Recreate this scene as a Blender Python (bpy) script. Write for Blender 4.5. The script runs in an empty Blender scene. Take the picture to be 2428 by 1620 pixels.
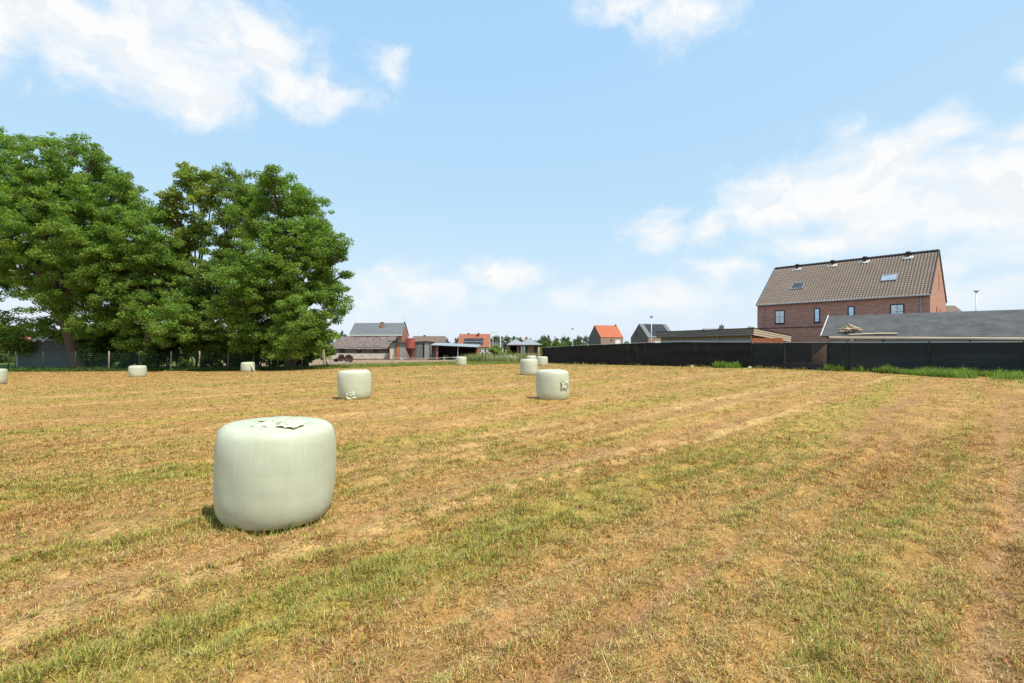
import bpy, math, random
import numpy as np
from mathutils import Vector, Matrix

random.seed(7)
RNG = np.random.default_rng(11)
SC = bpy.context.scene
COL = SC.collection
R = math.radians
PI = math.pi

# ------------------------------------------------------------------ camera model of the photograph
F, CX, HY, EYE = 1180.0, 1214.0, 829.0, 1.89      # focal length, centre, horizon (source pixels); eye height (m)

def at(px, py, Y):
    """point of the place seen at pixel px,py of the photograph when it stands Y metres away"""
    return Vector(((px - CX) / F * Y, Y, EYE + (HY - py) / F * Y))

def zat(py, Y):
    return EYE + (HY - py) / F * Y

def xat(px, Y):
    return (px - CX) / F * Y

# ------------------------------------------------------------------ noise on arrays
def _hash(ix, iy, seed):
    h = (ix.astype(np.int64) * 374761393 + iy.astype(np.int64) * 668265263 + seed * 974634777) & 0xFFFFFFFF
    h = ((h ^ (h >> 13)) * 1274126177) & 0xFFFFFFFF
    h = h ^ (h >> 16)
    return (h & 0xFFFFFF) / float(0xFFFFFF)

def vnoise(x, y, seed=0):
    x = np.asarray(x, float); y = np.asarray(y, float)
    ix = np.floor(x); iy = np.floor(y)
    fx = x - ix; fy = y - iy
    fx = fx * fx * (3 - 2 * fx); fy = fy * fy * (3 - 2 * fy)
    a = _hash(ix, iy, seed); b = _hash(ix + 1, iy, seed)
    c = _hash(ix, iy + 1, seed); d = _hash(ix + 1, iy + 1, seed)
    return (a * (1 - fx) + b * fx) * (1 - fy) + (c * (1 - fx) + d * fx) * fy

def fbm(x, y, seed=0, oct=4, gain=.5):
    s = 0; a = 1; t = 0
    for k in range(oct):
        s = s + a * vnoise(np.asarray(x) * 2 ** k, np.asarray(y) * 2 ** k, seed + k * 17)
        t += a; a *= gain
    return s / t

def sstep(a, b, x):
    t = np.clip((np.asarray(x, float) - a) / (b - a), 0, 1)
    return t * t * (3 - 2 * t)

# ------------------------------------------------------------------ objects, tags
def tag(o, label=None, cat=None, group=None, kind=None):
    if label: o['label'] = label
    if cat: o['category'] = cat
    if group: o['group'] = group
    if kind: o['kind'] = kind
    return o

def thing(name, label, cat, loc=(0, 0, 0), rz=0.0, group=None):
    o = bpy.data.objects.new(name, None)
    o.empty_display_size = .3
    o.location = loc; o.rotation_euler = (0, 0, rz)
    COL.objects.link(o)
    return tag(o, label, cat, group)

def link(name, me, parent=None, loc=None):
    o = bpy.data.objects.new(name, me)
    if parent is not None: o.parent = parent
    if loc is not None: o.location = loc
    COL.objects.link(o)
    return o

def copy_tree(o, parent=None):
    c = o.copy(); COL.objects.link(c)
    c.parent = parent
    for ch in list(o.children): copy_tree(ch, c)
    return c

class MB:
    """collects faces of one mesh"""
    def __init__(s): s.v = []; s.f = []
    def face(s, pts):
        b = len(s.v); s.v += [tuple(p) for p in pts]; s.f.append(tuple(range(b, b + len(pts))))
    def box(s, x0, x1, y0, y1, z0, z1):
        b = len(s.v)
        s.v += [(x0, y0, z0), (x1, y0, z0), (x1, y1, z0), (x0, y1, z0), (x0, y0, z1), (x1, y0, z1), (x1, y1, z1), (x0, y1, z1)]
        s.f += [tuple(b + i for i in q) for q in ((0, 3, 2, 1), (4, 5, 6, 7), (0, 1, 5, 4), (1, 2, 6, 5), (2, 3, 7, 6), (3, 0, 4, 7))]
    def slab(s, pts, n, t):
        """flat polygon pts given a thickness t along -n"""
        n = Vector(n).normalized()
        top = [Vector(p) for p in pts]; bot = [p - n * t for p in top]
        s.face(top); s.face(list(reversed(bot)))
        k = len(pts)
        for i in range(k):
            j = (i + 1) % k
            s.face([bot[i], bot[j], top[j], top[i]])
    def tube(s, p, r, sides=6, cap=True):
        """tube through points p with radii r"""
        p = [Vector(q) for q in p]
        if not hasattr(r, '__len__'): r = [r] * len(p)
        b = len(s.v); k = len(p)
        for i, q in enumerate(p):
            d = (p[min(i + 1, k - 1)] - p[max(i - 1, 0)])
            d = d.normalized() if d.length > 1e-6 else Vector((0, 0, 1))
            a = d.cross(Vector((0, 1, 0)) if abs(d.y) < .9 else Vector((1, 0, 0))).normalized(); c = d.cross(a)
            for j in range(sides):
                t = 2 * PI * j / sides
                s.v.append(tuple(q + (a * math.cos(t) + c * math.sin(t)) * r[i]))
        for i in range(k - 1):
            for j in range(sides):
                j2 = (j + 1) % sides
                s.f.append((b + i * sides + j, b + i * sides + j2, b + (i + 1) * sides + j2, b + (i + 1) * sides + j))
        if cap:
            s.f.append(tuple(b + j for j in reversed(range(sides))))
            s.f.append(tuple(b + (k - 1) * sides + j for j in range(sides)))
    def lathe(s, prof, n=32, c=(0, 0, 0), axis='z'):
        b = len(s.v)
        for (r, z) in prof:
            for j in range(n):
                t = 2 * PI * j / n
                q = (r * math.cos(t), r * math.sin(t), z)
                if axis == 'y': q = (q[0], q[2], q[1])
                s.v.append((c[0] + q[0], c[1] + q[1], c[2] + q[2]))
        for i in range(len(prof) - 1):
            for j in range(n):
                j2 = (j + 1) % n
                s.f.append((b + i * n + j, b + i * n + j2, b + (i + 1) * n + j2, b + (i + 1) * n + j))
    def build(s, name, mat, parent=None, smooth=False, loc=None):
        me = bpy.data.meshes.new(name)
        me.from_pydata(s.v, [], s.f); me.update()
        if mat: me.materials.append(mat)
        if smooth: me.polygons.foreach_set('use_smooth', [True] * len(me.polygons))
        return link(name, me, parent, loc)

def np_mesh(name, V, Fc, mat, col=None, smooth=False):
    """mesh from arrays; Fc is (n,3) or (n,4); col (nverts,3) albedo attribute"""
    me = bpy.data.meshes.new(name)
    n, k = Fc.shape
    me.vertices.add(len(V)); me.vertices.foreach_set('co', np.ascontiguousarray(V, dtype=np.float32).ravel())
    me.loops.add(n * k); me.loops.foreach_set('vertex_index', np.ascontiguousarray(Fc, dtype=np.int32).ravel())
    me.polygons.add(n); me.polygons.foreach_set('loop_start', np.arange(0, n * k, k, dtype=np.int32))
    if smooth: me.polygons.foreach_set('use_smooth', np.ones(n, dtype=bool))
    me.update(calc_edges=True)
    if col is not None:
        a = me.color_attributes.new('Col', 'FLOAT_COLOR', 'POINT')
        c = np.ones((len(V), 4), np.float32); c[:, :3] = col
        a.data.foreach_set('color', c.ravel())
    me.materials.append(mat)
    return me

# ------------------------------------------------------------------ materials
class NT:
    def __init__(s, name):
        s.m = bpy.data.materials.new(name); s.m.use_nodes = True
        s.t = s.m.node_tree; s.t.nodes.clear()
        s.out = s.n('ShaderNodeOutputMaterial')
    def n(s, typ, **kw):
        nd = s.t.nodes.new(typ)
        for k, v in kw.items(): setattr(nd, k, v)
        return nd
    def l(s, a, b): s.t.links.new(a, b)
    def inp(s, nd, key, v):
        if isinstance(v, bpy.types.NodeSocket): s.l(v, nd.inputs[key])
        elif v is not None: nd.inputs[key].default_value = v
    def math(s, op, a, b=None, c=None, clamp=False):
        nd = s.n('ShaderNodeMath', operation=op, use_clamp=clamp)
        s.inp(nd, 0, a); s.inp(nd, 1, b); s.inp(nd, 2, c)
        return nd.outputs[0]
    def noise(s, vec=None, scale=5, detail=4, rough=.55):
        nd = s.n('ShaderNodeTexNoise'); nd.inputs['Scale'].default_value = scale
        nd.inputs['Detail'].default_value = detail; nd.inputs['Roughness'].default_value = rough
        if vec is not None: s.l(vec, nd.inputs['Vector'])
        return nd.outputs['Fac']
    def ramp(s, fac, stops):
        nd = s.n('ShaderNodeValToRGB'); s.l(fac, nd.inputs[0])
        e = nd.color_ramp.elements
        while len(e) < len(stops): e.new(.5)
        for i, (p, c) in enumerate(stops):
            e[i].position = p; e[i].color = c if len(c) == 4 else (*c, 1)
        return nd.outputs[0]
    def mix(s, fac, a, b, blend='MIX'):
        nd = s.n('ShaderNodeMix', data_type='RGBA', blend_type=blend)
        s.inp(nd, 0, fac)
        for k, v in ((6, a), (7, b)):
            if not isinstance(v, bpy.types.NodeSocket) and len(v) == 3: v = (*v, 1)
            s.inp(nd, k, v)
        return nd.outputs[2]
    def obj(s): return s.n('ShaderNodeTexCoord').outputs['Object']
    def mapping(s, vec, scale=(1, 1, 1), rot=(0, 0, 0)):
        nd = s.n('ShaderNodeMapping'); s.l(vec, nd.inputs[0])
        nd.inputs['Scale'].default_value = scale; nd.inputs['Rotation'].default_value = rot
        return nd.outputs[0]
    def bump(s, h, strength=.3, dist=.02):
        nd = s.n('ShaderNodeBump'); s.l(h, nd.inputs['Height'])
        nd.inputs['Strength'].default_value = strength; nd.inputs['Distance'].default_value = dist
        return nd.outputs[0]
    def principled(s, color, rough=.8, metal=0.0, spec=.3, normal=None):
        p = s.n('ShaderNodeBsdfPrincipled')
        if not isinstance(color, bpy.types.NodeSocket) and len(color) == 3: color = (*color, 1)
        s.inp(p, 'Base Color', color); s.inp(p, 'Roughness', rough); s.inp(p, 'Metallic', metal)
        p.inputs['Specular IOR Level'].default_value = spec
        if normal is not None: s.l(normal, p.inputs['Normal'])
        s.l(p.outputs[0], s.out.inputs[0])
        return s.m

def wallvec(t):
    """(x+y, z) of the object's own space: runs along either wall of an upright building"""
    sp = t.n('ShaderNodeSeparateXYZ'); t.l(t.obj(), sp.inputs[0])
    c = t.n('ShaderNodeCombineXYZ')
    t.l(t.math('ADD', sp.outputs[0], sp.outputs[1]), c.inputs[0]); t.l(sp.outputs[2], c.inputs[1])
    return c.outputs[0]

def m_rough(name, c, var=.25, scale=3.0, rough=.85, spec=.2, metal=0.0, stretch=(1, 1, 1), bump=.15):
    t = NT(name); v = t.mapping(t.obj(), stretch)
    n1 = t.noise(v, scale, 6, .65); n2 = t.noise(v, scale * 7, 3, .6)
    f = t.math('ADD', t.math('MULTIPLY', n1, .65), t.math('MULTIPLY', n2, .35))
    lo = tuple(x * (1 - var * 1.3) for x in c); hi = tuple(min(1, x * (1 + var * 1.3)) for x in c)
    col = t.ramp(f, [(.32, lo), (.68, hi)])
    return t.principled(col, rough, metal, spec, t.bump(n2, bump, .01))

def m_brick(name, c1, c2, mortar, bw=.22, bh=.075, var=.5, spots=None):
    t = NT(name); v = wallvec(t)
    b = t.n('ShaderNodeTexBrick'); t.l(v, b.inputs[0])
    b.inputs['Color1'].default_value = (*c1, 1); b.inputs['Color2'].default_value = (*c2, 1)
    b.inputs['Mortar'].default_value = (*mortar, 1); b.inputs['Scale'].default_value = 1
    b.inputs['Brick Width'].default_value = bw; b.inputs['Row Height'].default_value = bh
    b.inputs['Mortar Size'].default_value = .011; b.inputs['Bias'].default_value = -.1
    n = t.noise(t.mapping(v, (1, 3, 1)), 1.6, 6, .7)
    col = t.mix(t.math('MULTIPLY', var, 1.0), b.outputs[0], t.ramp(n, [(.35, (.55, .55, .55)), (.65, (1.4, 1.4, 1.4))]), 'MULTIPLY')
    if spots:
        n2 = t.noise(t.mapping(v, (1.0, 4.5, 1)), 1.7, 4, .7)
        col = t.mix(t.ramp(n2, [(.54, (0, 0, 0)), (.66, (1, 1, 1))]), col, spots)
    return t.principled(col, .9, 0, .15, t.bump(b.outputs[1], -.3, .01))

def m_tiles(name, c1, c2, gap, tw=.25, th=.3, slope=.65, var=.4, moss=None):
    t = NT(name); sp = t.n('ShaderNodeSeparateXYZ'); t.l(t.obj(), sp.inputs[0])
    c = t.n('ShaderNodeCombineXYZ'); t.l(sp.outputs[0], c.inputs[0])
    t.l(t.math('MULTIPLY', sp.outputs[2], 1 / slope), c.inputs[1])
    b = t.n('ShaderNodeTexBrick'); t.l(c.outputs[0], b.inputs[0])
    b.inputs['Color1'].default_value = (*c1, 1); b.inputs['Color2'].default_value = (*c2, 1)
    b.inputs['Mortar'].default_value = (*gap, 1); b.inputs['Scale'].default_value = 1
    b.inputs['Brick Width'].default_value = tw; b.inputs['Row Height'].default_value = th
    b.inputs['Mortar Size'].default_value = .02
    n = t.noise(c.outputs[0], .8, 7, .7)
    col = t.mix(var, b.outputs[0], t.ramp(n, [(.3, (.5, .5, .5)), (.7, (1.3, 1.3, 1.3))]), 'MULTIPLY')
    if moss:
        n2 = t.noise(c.outputs[0], 2.6, 5, .75)
        col = t.mix(t.ramp(n2, [(.52, (0, 0, 0)), (.64, (1, 1, 1))]), col, moss)
    return t.principled(col, .8, 0, .25, t.bump(b.outputs[1], -.5, .02))

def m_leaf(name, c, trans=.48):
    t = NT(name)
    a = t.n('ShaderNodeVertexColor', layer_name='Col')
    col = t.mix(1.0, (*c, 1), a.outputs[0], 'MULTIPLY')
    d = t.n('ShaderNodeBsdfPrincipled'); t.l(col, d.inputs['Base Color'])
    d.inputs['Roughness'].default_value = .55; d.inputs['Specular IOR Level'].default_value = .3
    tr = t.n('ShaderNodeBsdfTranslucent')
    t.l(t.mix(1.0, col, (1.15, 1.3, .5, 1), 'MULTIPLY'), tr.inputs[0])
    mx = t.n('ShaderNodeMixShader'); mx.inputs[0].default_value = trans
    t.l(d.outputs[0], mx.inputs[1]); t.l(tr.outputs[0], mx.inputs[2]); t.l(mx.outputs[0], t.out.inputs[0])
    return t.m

def m_blade(name, trans=.25):
    t = NT(name)
    a = t.n('ShaderNodeVertexColor', layer_name='Col')
    d = t.n('ShaderNodeBsdfPrincipled'); t.l(a.outputs[0], d.inputs['Base Color'])
    d.inputs['Roughness'].default_value = .6; d.inputs['Specular IOR Level'].default_value = .2
    tr = t.n('ShaderNodeBsdfTranslucent'); t.l(a.outputs[0], tr.inputs[0])
    mx = t.n('ShaderNodeMixShader'); mx.inputs[0].default_value = trans
    t.l(d.outputs[0], mx.inputs[1]); t.l(tr.outputs[0], mx.inputs[2]); t.l(mx.outputs[0], t.out.inputs[0])
    return t.m

def m_ground():
    t = NT('field_soil')
    a = t.n('ShaderNodeVertexColor', layer_name='Col')
    pos = t.obj()
    n1 = t.noise(pos, 9, 8, .7); n2 = t.noise(pos, 55, 5, .7); n3 = t.noise(pos, 1.1, 4, .6)
    f = t.math('ADD', t.math('MULTIPLY', n1, .45), t.math('MULTIPLY', n2, .55))
    k = t.ramp(f, [(.34, (.30, .25, .21)), (.48, (.85, .82, .78)), (.66, (1.6, 1.52, 1.4))])  # dark end: brown soil spots plus painted shadow between tufts
    col = t.mix(1.0, a.outputs[0], k, 'MULTIPLY')
    col = t.mix(.5, col, t.ramp(n3, [(.35, (.7, .72, .7)), (.65, (1.25, 1.22, 1.2))]), 'MULTIPLY')
    return t.principled(col, .95, 0, .1, t.bump(f, .9, .04))

def m_wrap():
    t = NT('bale_film')
    o = t.obj()
    st = t.noise(t.mapping(o, (26, 26, 1.1)), 1.0, 4, .65)
    bd = t.noise(t.mapping(o, (.8, .8, 7)), 1.0, 3, .5)
    big = t.noise(o, 2.2, 3, .5)
    f = t.math('ADD', t.math('MULTIPLY', st, .45), t.math('ADD', t.math('MULTIPLY', bd, .3), t.math('MULTIPLY', big, .25)))
    col = t.ramp(f, [(.34, (.455, .485, .35)), (.5, (.495, .525, .395)), (.68, (.545, .57, .455))])
    sp = t.n('ShaderNodeSeparateXYZ'); t.l(o, sp.inputs[0])
    lap = t.math('FRACT', t.math('ADD', t.math('MULTIPLY', sp.outputs[2], 4.3), t.math('MULTIPLY', t.noise(t.mapping(o, (1.3, 1.3, 1.0)), 1.0, 3, .6), 2.4)))
    col = t.mix(.4, col, t.ramp(lap, [(0, (.90, .91, .88)), (.9, (1.04, 1.04, 1.03)), (1, (.92, .93, .9))]), 'MULTIPLY')
    h = t.math('ADD', t.math('ADD', t.math('MULTIPLY', st, .45), t.math('MULTIPLY', lap, .4)), t.math('MULTIPLY', bd, .5))
    return t.principled(col, .42, 0, .38, t.bump(h, .28, .012))

def m_glass(name, c, rough=.06, metal=.55):
    t = NT(name)
    n = t.noise(t.obj(), .9, 2, .5)
    return t.principled(t.ramp(n, [(.3, tuple(x * .8 for x in c)), (.7, tuple(min(1, x * 1.15) for x in c))]), rough, metal, .6)

def m_cloth():
    t = NT('shade_cloth'); v = wallvec(t)
    n1 = t.noise(v, .55, 7, .75); n2 = t.noise(t.mapping(v, (1, .5, 1), (0, 0, .5)), 1.3, 6, .8)
    col = t.ramp(n1, [(.35, (.010, .010, .011)), (.62, (.028, .027, .026))])
    st = t.ramp(n2, [(.66, (0, 0, 0)), (.76, (1, 1, 1))])
    col = t.mix(t.math('MULTIPLY', st, .55), col, (.15, .14, .125))
    return t.principled(col, .75, 0, .12, t.bump(t.noise(v, 3, 4, .6), .4, .05))

def m_slat():
    t = NT('privacy_slat'); v = wallvec(t)
    n1 = t.noise(v, .7, 5, .7)
    w = t.n('ShaderNodeTexWave', wave_type='BANDS'); t.l(t.mapping(v, (1, -1, 1), (0, 0, 0)), w.inputs[0])
    w.bands_direction = 'DIAGONAL'; w.inputs['Scale'].default_value = 3.5; w.inputs['Distortion'].default_value = .6
    col = t.ramp(n1, [(.35, (.006, .008, .010)), (.65, (.013, .020, .024))])
    col = t.mix(t.math('MULTIPLY', t.math('MULTIPLY', w.outputs['Fac'], t.ramp(n1, [(.5, (0, 0, 0)), (.7, (1, 1, 1))])), .5), col, (.05, .065, .07))
    return t.principled(col, .5, 0, .3, t.bump(w.outputs['Fac'], .3, .02))

M = dict(
    ground=m_ground(), wrap=m_wrap(), torn=m_rough('torn_film', (.56, .59, .435), .14, 9, .4, .4), blade=m_blade('dry_blade', .25), weed=m_blade('green_blade', .35),
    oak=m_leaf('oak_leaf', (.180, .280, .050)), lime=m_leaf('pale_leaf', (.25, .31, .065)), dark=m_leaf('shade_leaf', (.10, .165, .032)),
    far=m_leaf('far_haze_leaf', (.105, .145, .075)), fresh=m_leaf('fresh_leaf', (.130, .190, .022)), brownleaf=m_leaf('dull_leaf', (.175, .245, .050)),  # far trees: lifted, slightly blue colour stands in for distance haze
    bark=m_rough('bark', (.125, .092, .065), .45, 2.2, .95, .1, 0, (3, 3, .5), .8),
    brick=m_brick('red_brick', (.52, .185, .120), (.40, .145, .100), (.46, .33, .26), .21, .062, .5, (.52, .38, .32)),
    brickdark=m_brick('grey_brick', (.16, .12, .105), (.13, .10, .09), (.20, .18, .16)),
    brickorange=m_brick('orange_brick', (.38, .135, .085), (.33, .12, .075), (.32, .22, .17)),
    brickpink=m_brick('pink_brick', (.36, .20, .15), (.30, .17, .13), (.34, .28, .24)),
    whitewash=m_rough('whitewash', (.56, .50, .43), .22, 1.2),
    cream=m_rough('cream_render', (.62, .52, .41), .1, 1.2),
    pantile=None,
    slate=m_tiles('slate', (.17, .19, .20), (.145, .16, .17), (.09, .10, .10), .3, .25, .6, .45),
    oldtile=m_tiles('old_tile', (.165, .125, .11), (.215, .17, .15), (.06, .05, .045), .22, .26, .6, .7, (.29, .25, .225)),
    browntile=m_tiles('brown_tile', (.21, .145, .115), (.19, .13, .105), (.10, .075, .065), .25, .3, .6, .3),
    orangetile=m_tiles('orange_tile', (.52, .165, .085), (.45, .14, .075), (.24, .06, .03), .25, .36, .8, .3),
    redtile=m_tiles('red_tile', (.37, .135, .085), (.32, .12, .075), (.2, .07, .04), .25, .33, .75, .35),
    greytile=m_tiles('grey_tile', (.20, .21, .23), (.17, .18, .20), (.10, .11, .12), .3, .3, .7, .2),
    palegrey=m_tiles('pale_slate', (.30, .32, .33), (.27, .29, .30), (.18, .19, .2), .4, .25, .5, .2),
    darktile=m_tiles('dark_tile', (.085, .09, .10), (.075, .08, .09), (.04, .04, .05), .3, .3, .6, .2),
    shingle=m_tiles('felt_shingle', (.108, .110, .113), (.094, .096, .099), (.05, .052, .055), 40.0, .27, .40, .9),
    panel=m_tiles('solar_panel', (.028, .036, .045), (.022, .03, .04), (.10, .11, .12), 1.0, 1.65, .8, .1),
    lead=m_rough('lead_flashing', (.55, .54, .52), .2, 2, .6, .4),
    white=m_rough('white_paint', (.78, .77, .75), .06, 2, .6),
    black=m_rough('black_frame', (.012, .013, .016), .2, 3, .45, .4),
    zinc=m_rough('zinc', (.30, .32, .34), .15, 2, .45, .5, .4),
    steel=m_rough('weathered_steel', (.34, .35, .36), .2, .9, .55, .4, .3, (1, 1, .3)),
    concrete=m_rough('concrete', (.27, .26, .245), .3, .9, .9),
    darkconcrete=m_rough('stained_concrete', (.17, .17, .165), .4, .7, .9),
    block=m_brick('grey_block', (.125, .14, .15), (.11, .125, .135), (.085, .09, .095), .45, .2, .3),
    rust=m_rough('rust', (.105, .055, .038), .45, 2.5, .85),
    redpaint=m_rough('faded_red_paint', (.33, .085, .06), .35, 1.6, .6, .3),
    orangepaint=m_rough('orange_board', (.60, .17, .06), .2, 1.5, .7),
    redpost=m_rough('red_post', (.36, .13, .085), .2, 2, .7),
    inner=m_rough('interior_shade', (.045, .040, .036), .3, 1, .95),  # near-black colour carries the shade inside shelter and carport
    rubber=m_rough('tyre_rubber', (.045, .044, .042), .35, 4, .8),
    oldwood=m_rough('grey_wood', (.235, .20, .17), .45, 1.2, .9, .1, 0, (.25, 3, 9), .5),
    postwood=m_rough('post_wood', (.36, .29, .21), .3, 2.0, .9, .1, 0, (4, 4, .6), .5),
    darkpost=m_rough('dark_post', (.055, .05, .045), .3, 2, .9),
    newwood=m_rough('pale_board', (.52, .42, .30), .25, 1.6, .8, .15, 0, (.3, 3, 6), .3),
    clad=m_rough('orange_cladding', (.36, .235, .145), .25, 1.3, .85, .1, 0, (.2, 2, 8), .4),
    greyboard=m_rough('pale_grey_board', (.33, .345, .36), .15, 1.0, .8, .15, 0, (.2, 2, 6), .3),
    cloth=m_cloth(), slat=m_slat(),
    glass=m_glass('window_glass', (.42, .58, .72)), dimglass=m_glass('pale_glass', (.55, .62, .64), .12, .4),
    darkglass=m_glass('dark_glass', (.06, .065, .07), .15, .1), skylight=m_glass('roof_glass', (.62, .66, .68), .12, .7),
    tape=m_rough('white_tape', (.80, .77, .72), .06, 4, .6),
    wire=m_rough('green_wire', (.05, .11, .085), .2, 4, .6),
    corr=m_rough('corrugated_sheet', (.33, .355, .37), .15, 1.2, .5, .4, .3),
    galv=m_rough('galvanised_pole', (.50, .51, .52), .08, 2, .45, .4, .2),
)

def m_pantile():
    t = NT('clay_pantile')
    uv = t.n('ShaderNodeUVMap', uv_map='UVMap').outputs[0]
    fl = t.n('ShaderNodeVectorMath', operation='FLOOR'); t.l(uv, fl.inputs[0])
    wn = t.n('ShaderNodeTexWhiteNoise', noise_dimensions='2D'); t.l(fl.outputs[0], wn.inputs[0])
    n = t.noise(t.obj(), .7, 5, .6)
    c = t.ramp(wn.outputs[0], [(0, (.205, .158, .125)), (.5, (.215, .166, .132)), (1, (.226, .175, .139))])
    c = t.mix(.5, c, t.ramp(n, [(.3, (.75, .75, .75)), (.7, (1.2, 1.2, 1.2))]), 'MULTIPLY')
    return t.principled(c, .62, 0, .35)
M['pantile'] = m_pantile()

# ------------------------------------------------------------------ terrain
def gz(x, y):
    """large scale relief of the field"""
    x = np.asarray(x, float); y = np.asarray(y, float)
    z = -.40 * sstep(8, 33, -x) * sstep(8, 32, y) * (1 - .6 * sstep(55, 90, y))
    z = z + .25 * np.exp(-((x - 12) ** 2 + (y - 38) ** 2) / (2 * 14 ** 2)) * (1 - sstep(60, 80, y))
    return z

BX = np.array([-200, -52, -36.5, -26.8, -18.8, -12.5, -5.8, 1.5, 4.3, 7.1, 17.1, 21.8, 33.2, 60, 200])
BY = np.array([51, 51, 53, 52.2, 53.5, 56, 60, 66, 71, 62, 50, 45.5, 32.3, 2, -150.])
def field_edge(x):
    """how far the mown field reaches"""
    return np.interp(x, BX, BY)

def rowcoord(x, y):
    u = (y - x) / 1.41421; v = (x + y) / 1.41421
    w = .55 * (fbm(x * .16, y * .16, 5, 3) - .5) * sstep(2, 10, v) + .10 * (fbm(x * .9, y * .9, 9, 2) - .5)
    return u + w * 2 - .0016 * np.clip(v - 12, -14, 40) ** 2 * .6, v

G_GREEN = [(.75, .38, .34), (3.55, .58, 1.0), (5.95, .3, .45), (8.9, .5, .75), (11.8, .7, .6), (15.6, .8, .7), (20.5, .9, .6), (25.5, .8, .5), (30.8, 1.2, .9), (-2.2, .9, .5), (-5.5, 1.2, .7), (-9.5, 1.5, .7)]
G_STRAW = [(4.55, .13, 1.0), (7.35, .22, .9), (10.4, .25, .8), (6.3, .15, .5), (13.6, .3, .9), (17.8, .4, .8), (22.8, .4, .8), (28, .5, .7), (-1.0, .2, .5), (-3.9, .35, .8), (-7.6, .4, .8)]
G_SOIL = [(.02, .16, .9), (2.45, .26, .9), (1.75, .18, .55), (5.15, .3, .75), (6.75, .3, .7), (9.8, .25, .6), (12.7, .3, .6), (19, .4, .6), (-1.5, .3, .4)]

def prof(u, L):
    s = 0
    for c, w, a in L: s = s + a * np.exp(-((u - c) / w) ** 2)
    return s

def rowwave(u, v, x, y):
    # the mower's own fine rows
    return np.sin(u * 2 * PI / .44 + 1.6 * vnoise(u * .7, v * .10, 37)) * (1 - sstep(10, 26, np.hypot(x, y)))

def masks(x, y):
    """greenness, straw and bare-soil amounts of the mown field, 0..1"""
    u, v = rowcoord(x, y)
    streak = fbm(u * 1.1, v * .10, 21, 4)
    patch = .5 * fbm(x * .55, y * .55, 33, 4) + .5 * fbm(u * .9, v * .14, 35, 3)
    fine = rowwave(u, v, x, y)
    small = fbm(x * 2.6, y * 2.6, 43, 3)
    g = np.clip(prof(u, G_GREEN) * (.72 + .6 * patch) + 1.9 * (streak - .53) + .5 * (patch - .55) + .35 * (small - .5) - .22 * fine * (.4 + prof(u, G_GREEN)), 0, 1)
    s = np.clip(prof(u, G_STRAW) * (.55 + 1.1 * small) + 1.9 * (fbm(u * 2.0, v * .12, 71, 4) - .55), 0, 1)
    b = np.clip(prof(u, G_SOIL) * (.45 + 1.1 * fbm(x * 1.1, y * 1.1, 81, 3)) + 1.5 * (fbm(u * 1.6, v * .15, 91, 4) - .60) + .48 * fine * (.25 + small), 0, 1)
    return g, s, b

C_SOIL = np.array((.335, .190, .100)); C_DUFF = np.array((.400, .245, .090)); C_STRAW = np.array((.620, .440, .200))
C_GREEN = np.array((.260, .235, .045)); C_LAWN = np.array((.085, .125, .022)); C_YARD = np.array((.30, .215, .15)); C_FAR = np.array((.13, .15, .04))

def ground_color(x, y):
    g, s, b = masks(x, y)
    c = C_DUFF[None] * (.8 + .4 * fbm(x * .7, y * .7, 3, 3))[:, None]
    c = c * (1 - .75 * b[:, None]) + C_SOIL * (.75 * b[:, None])
    c = c * (1 - .55 * g[:, None]) + C_GREEN * 1.25 * (.55 * g[:, None])
    c = c * (1 - .6 * s[:, None]) + C_STRAW * (.6 * s[:, None])
    # worn, pale track where the tractor turns by the fence
    d = y - field_edge(x)
    k = sstep(-.3, .8, d + 1.2 * (vnoise(x * .6, y * .6, 6) - .5))[:, None]
    lawn = C_LAWN[None] * (.7 + .7 * fbm(x * .4, y * .4, 14, 3))[:, None]
    yard = sstep(12, 17, d + 4 * (vnoise(x * .2, y * .2, 8) - .5)) * sstep(-50, -44, x) * (1 - sstep(-7, -4, x)) * (1 - sstep(108, 116, y)) * sstep(66, 70, y)
    c = c * (1 - k) + lawn * k
    c = c * (1 - yard[:, None]) + C_YARD * yard[:, None]
    fr = sstep(110, 170, y)[:, None]
    return c * (1 - fr) + C_FAR * fr

def relief(x, y):
    u, v = rowcoord(x, y)
    near = 1 - sstep(14, 40, np.hypot(x, y))
    g, s, b = masks(x, y)
    return near * (.075 * (fbm(x * 3.2, y * 3.2, 101, 4) - .5) + .065 * (fbm(x * 8, y * 8, 111, 2) - .5) - .026 * b + .012 * s - .020 * rowwave(u, v, x, y)) + .03 * (fbm(x * .5, y * .5, 121, 3) - .5)

def gzz(x, y):
    x = np.atleast_1d(np.asarray(x, float)); y = np.atleast_1d(np.asarray(y, float))
    return gz(x, y) + relief(x, y)

def gp(x, y): return float(gz(x, y))

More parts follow.
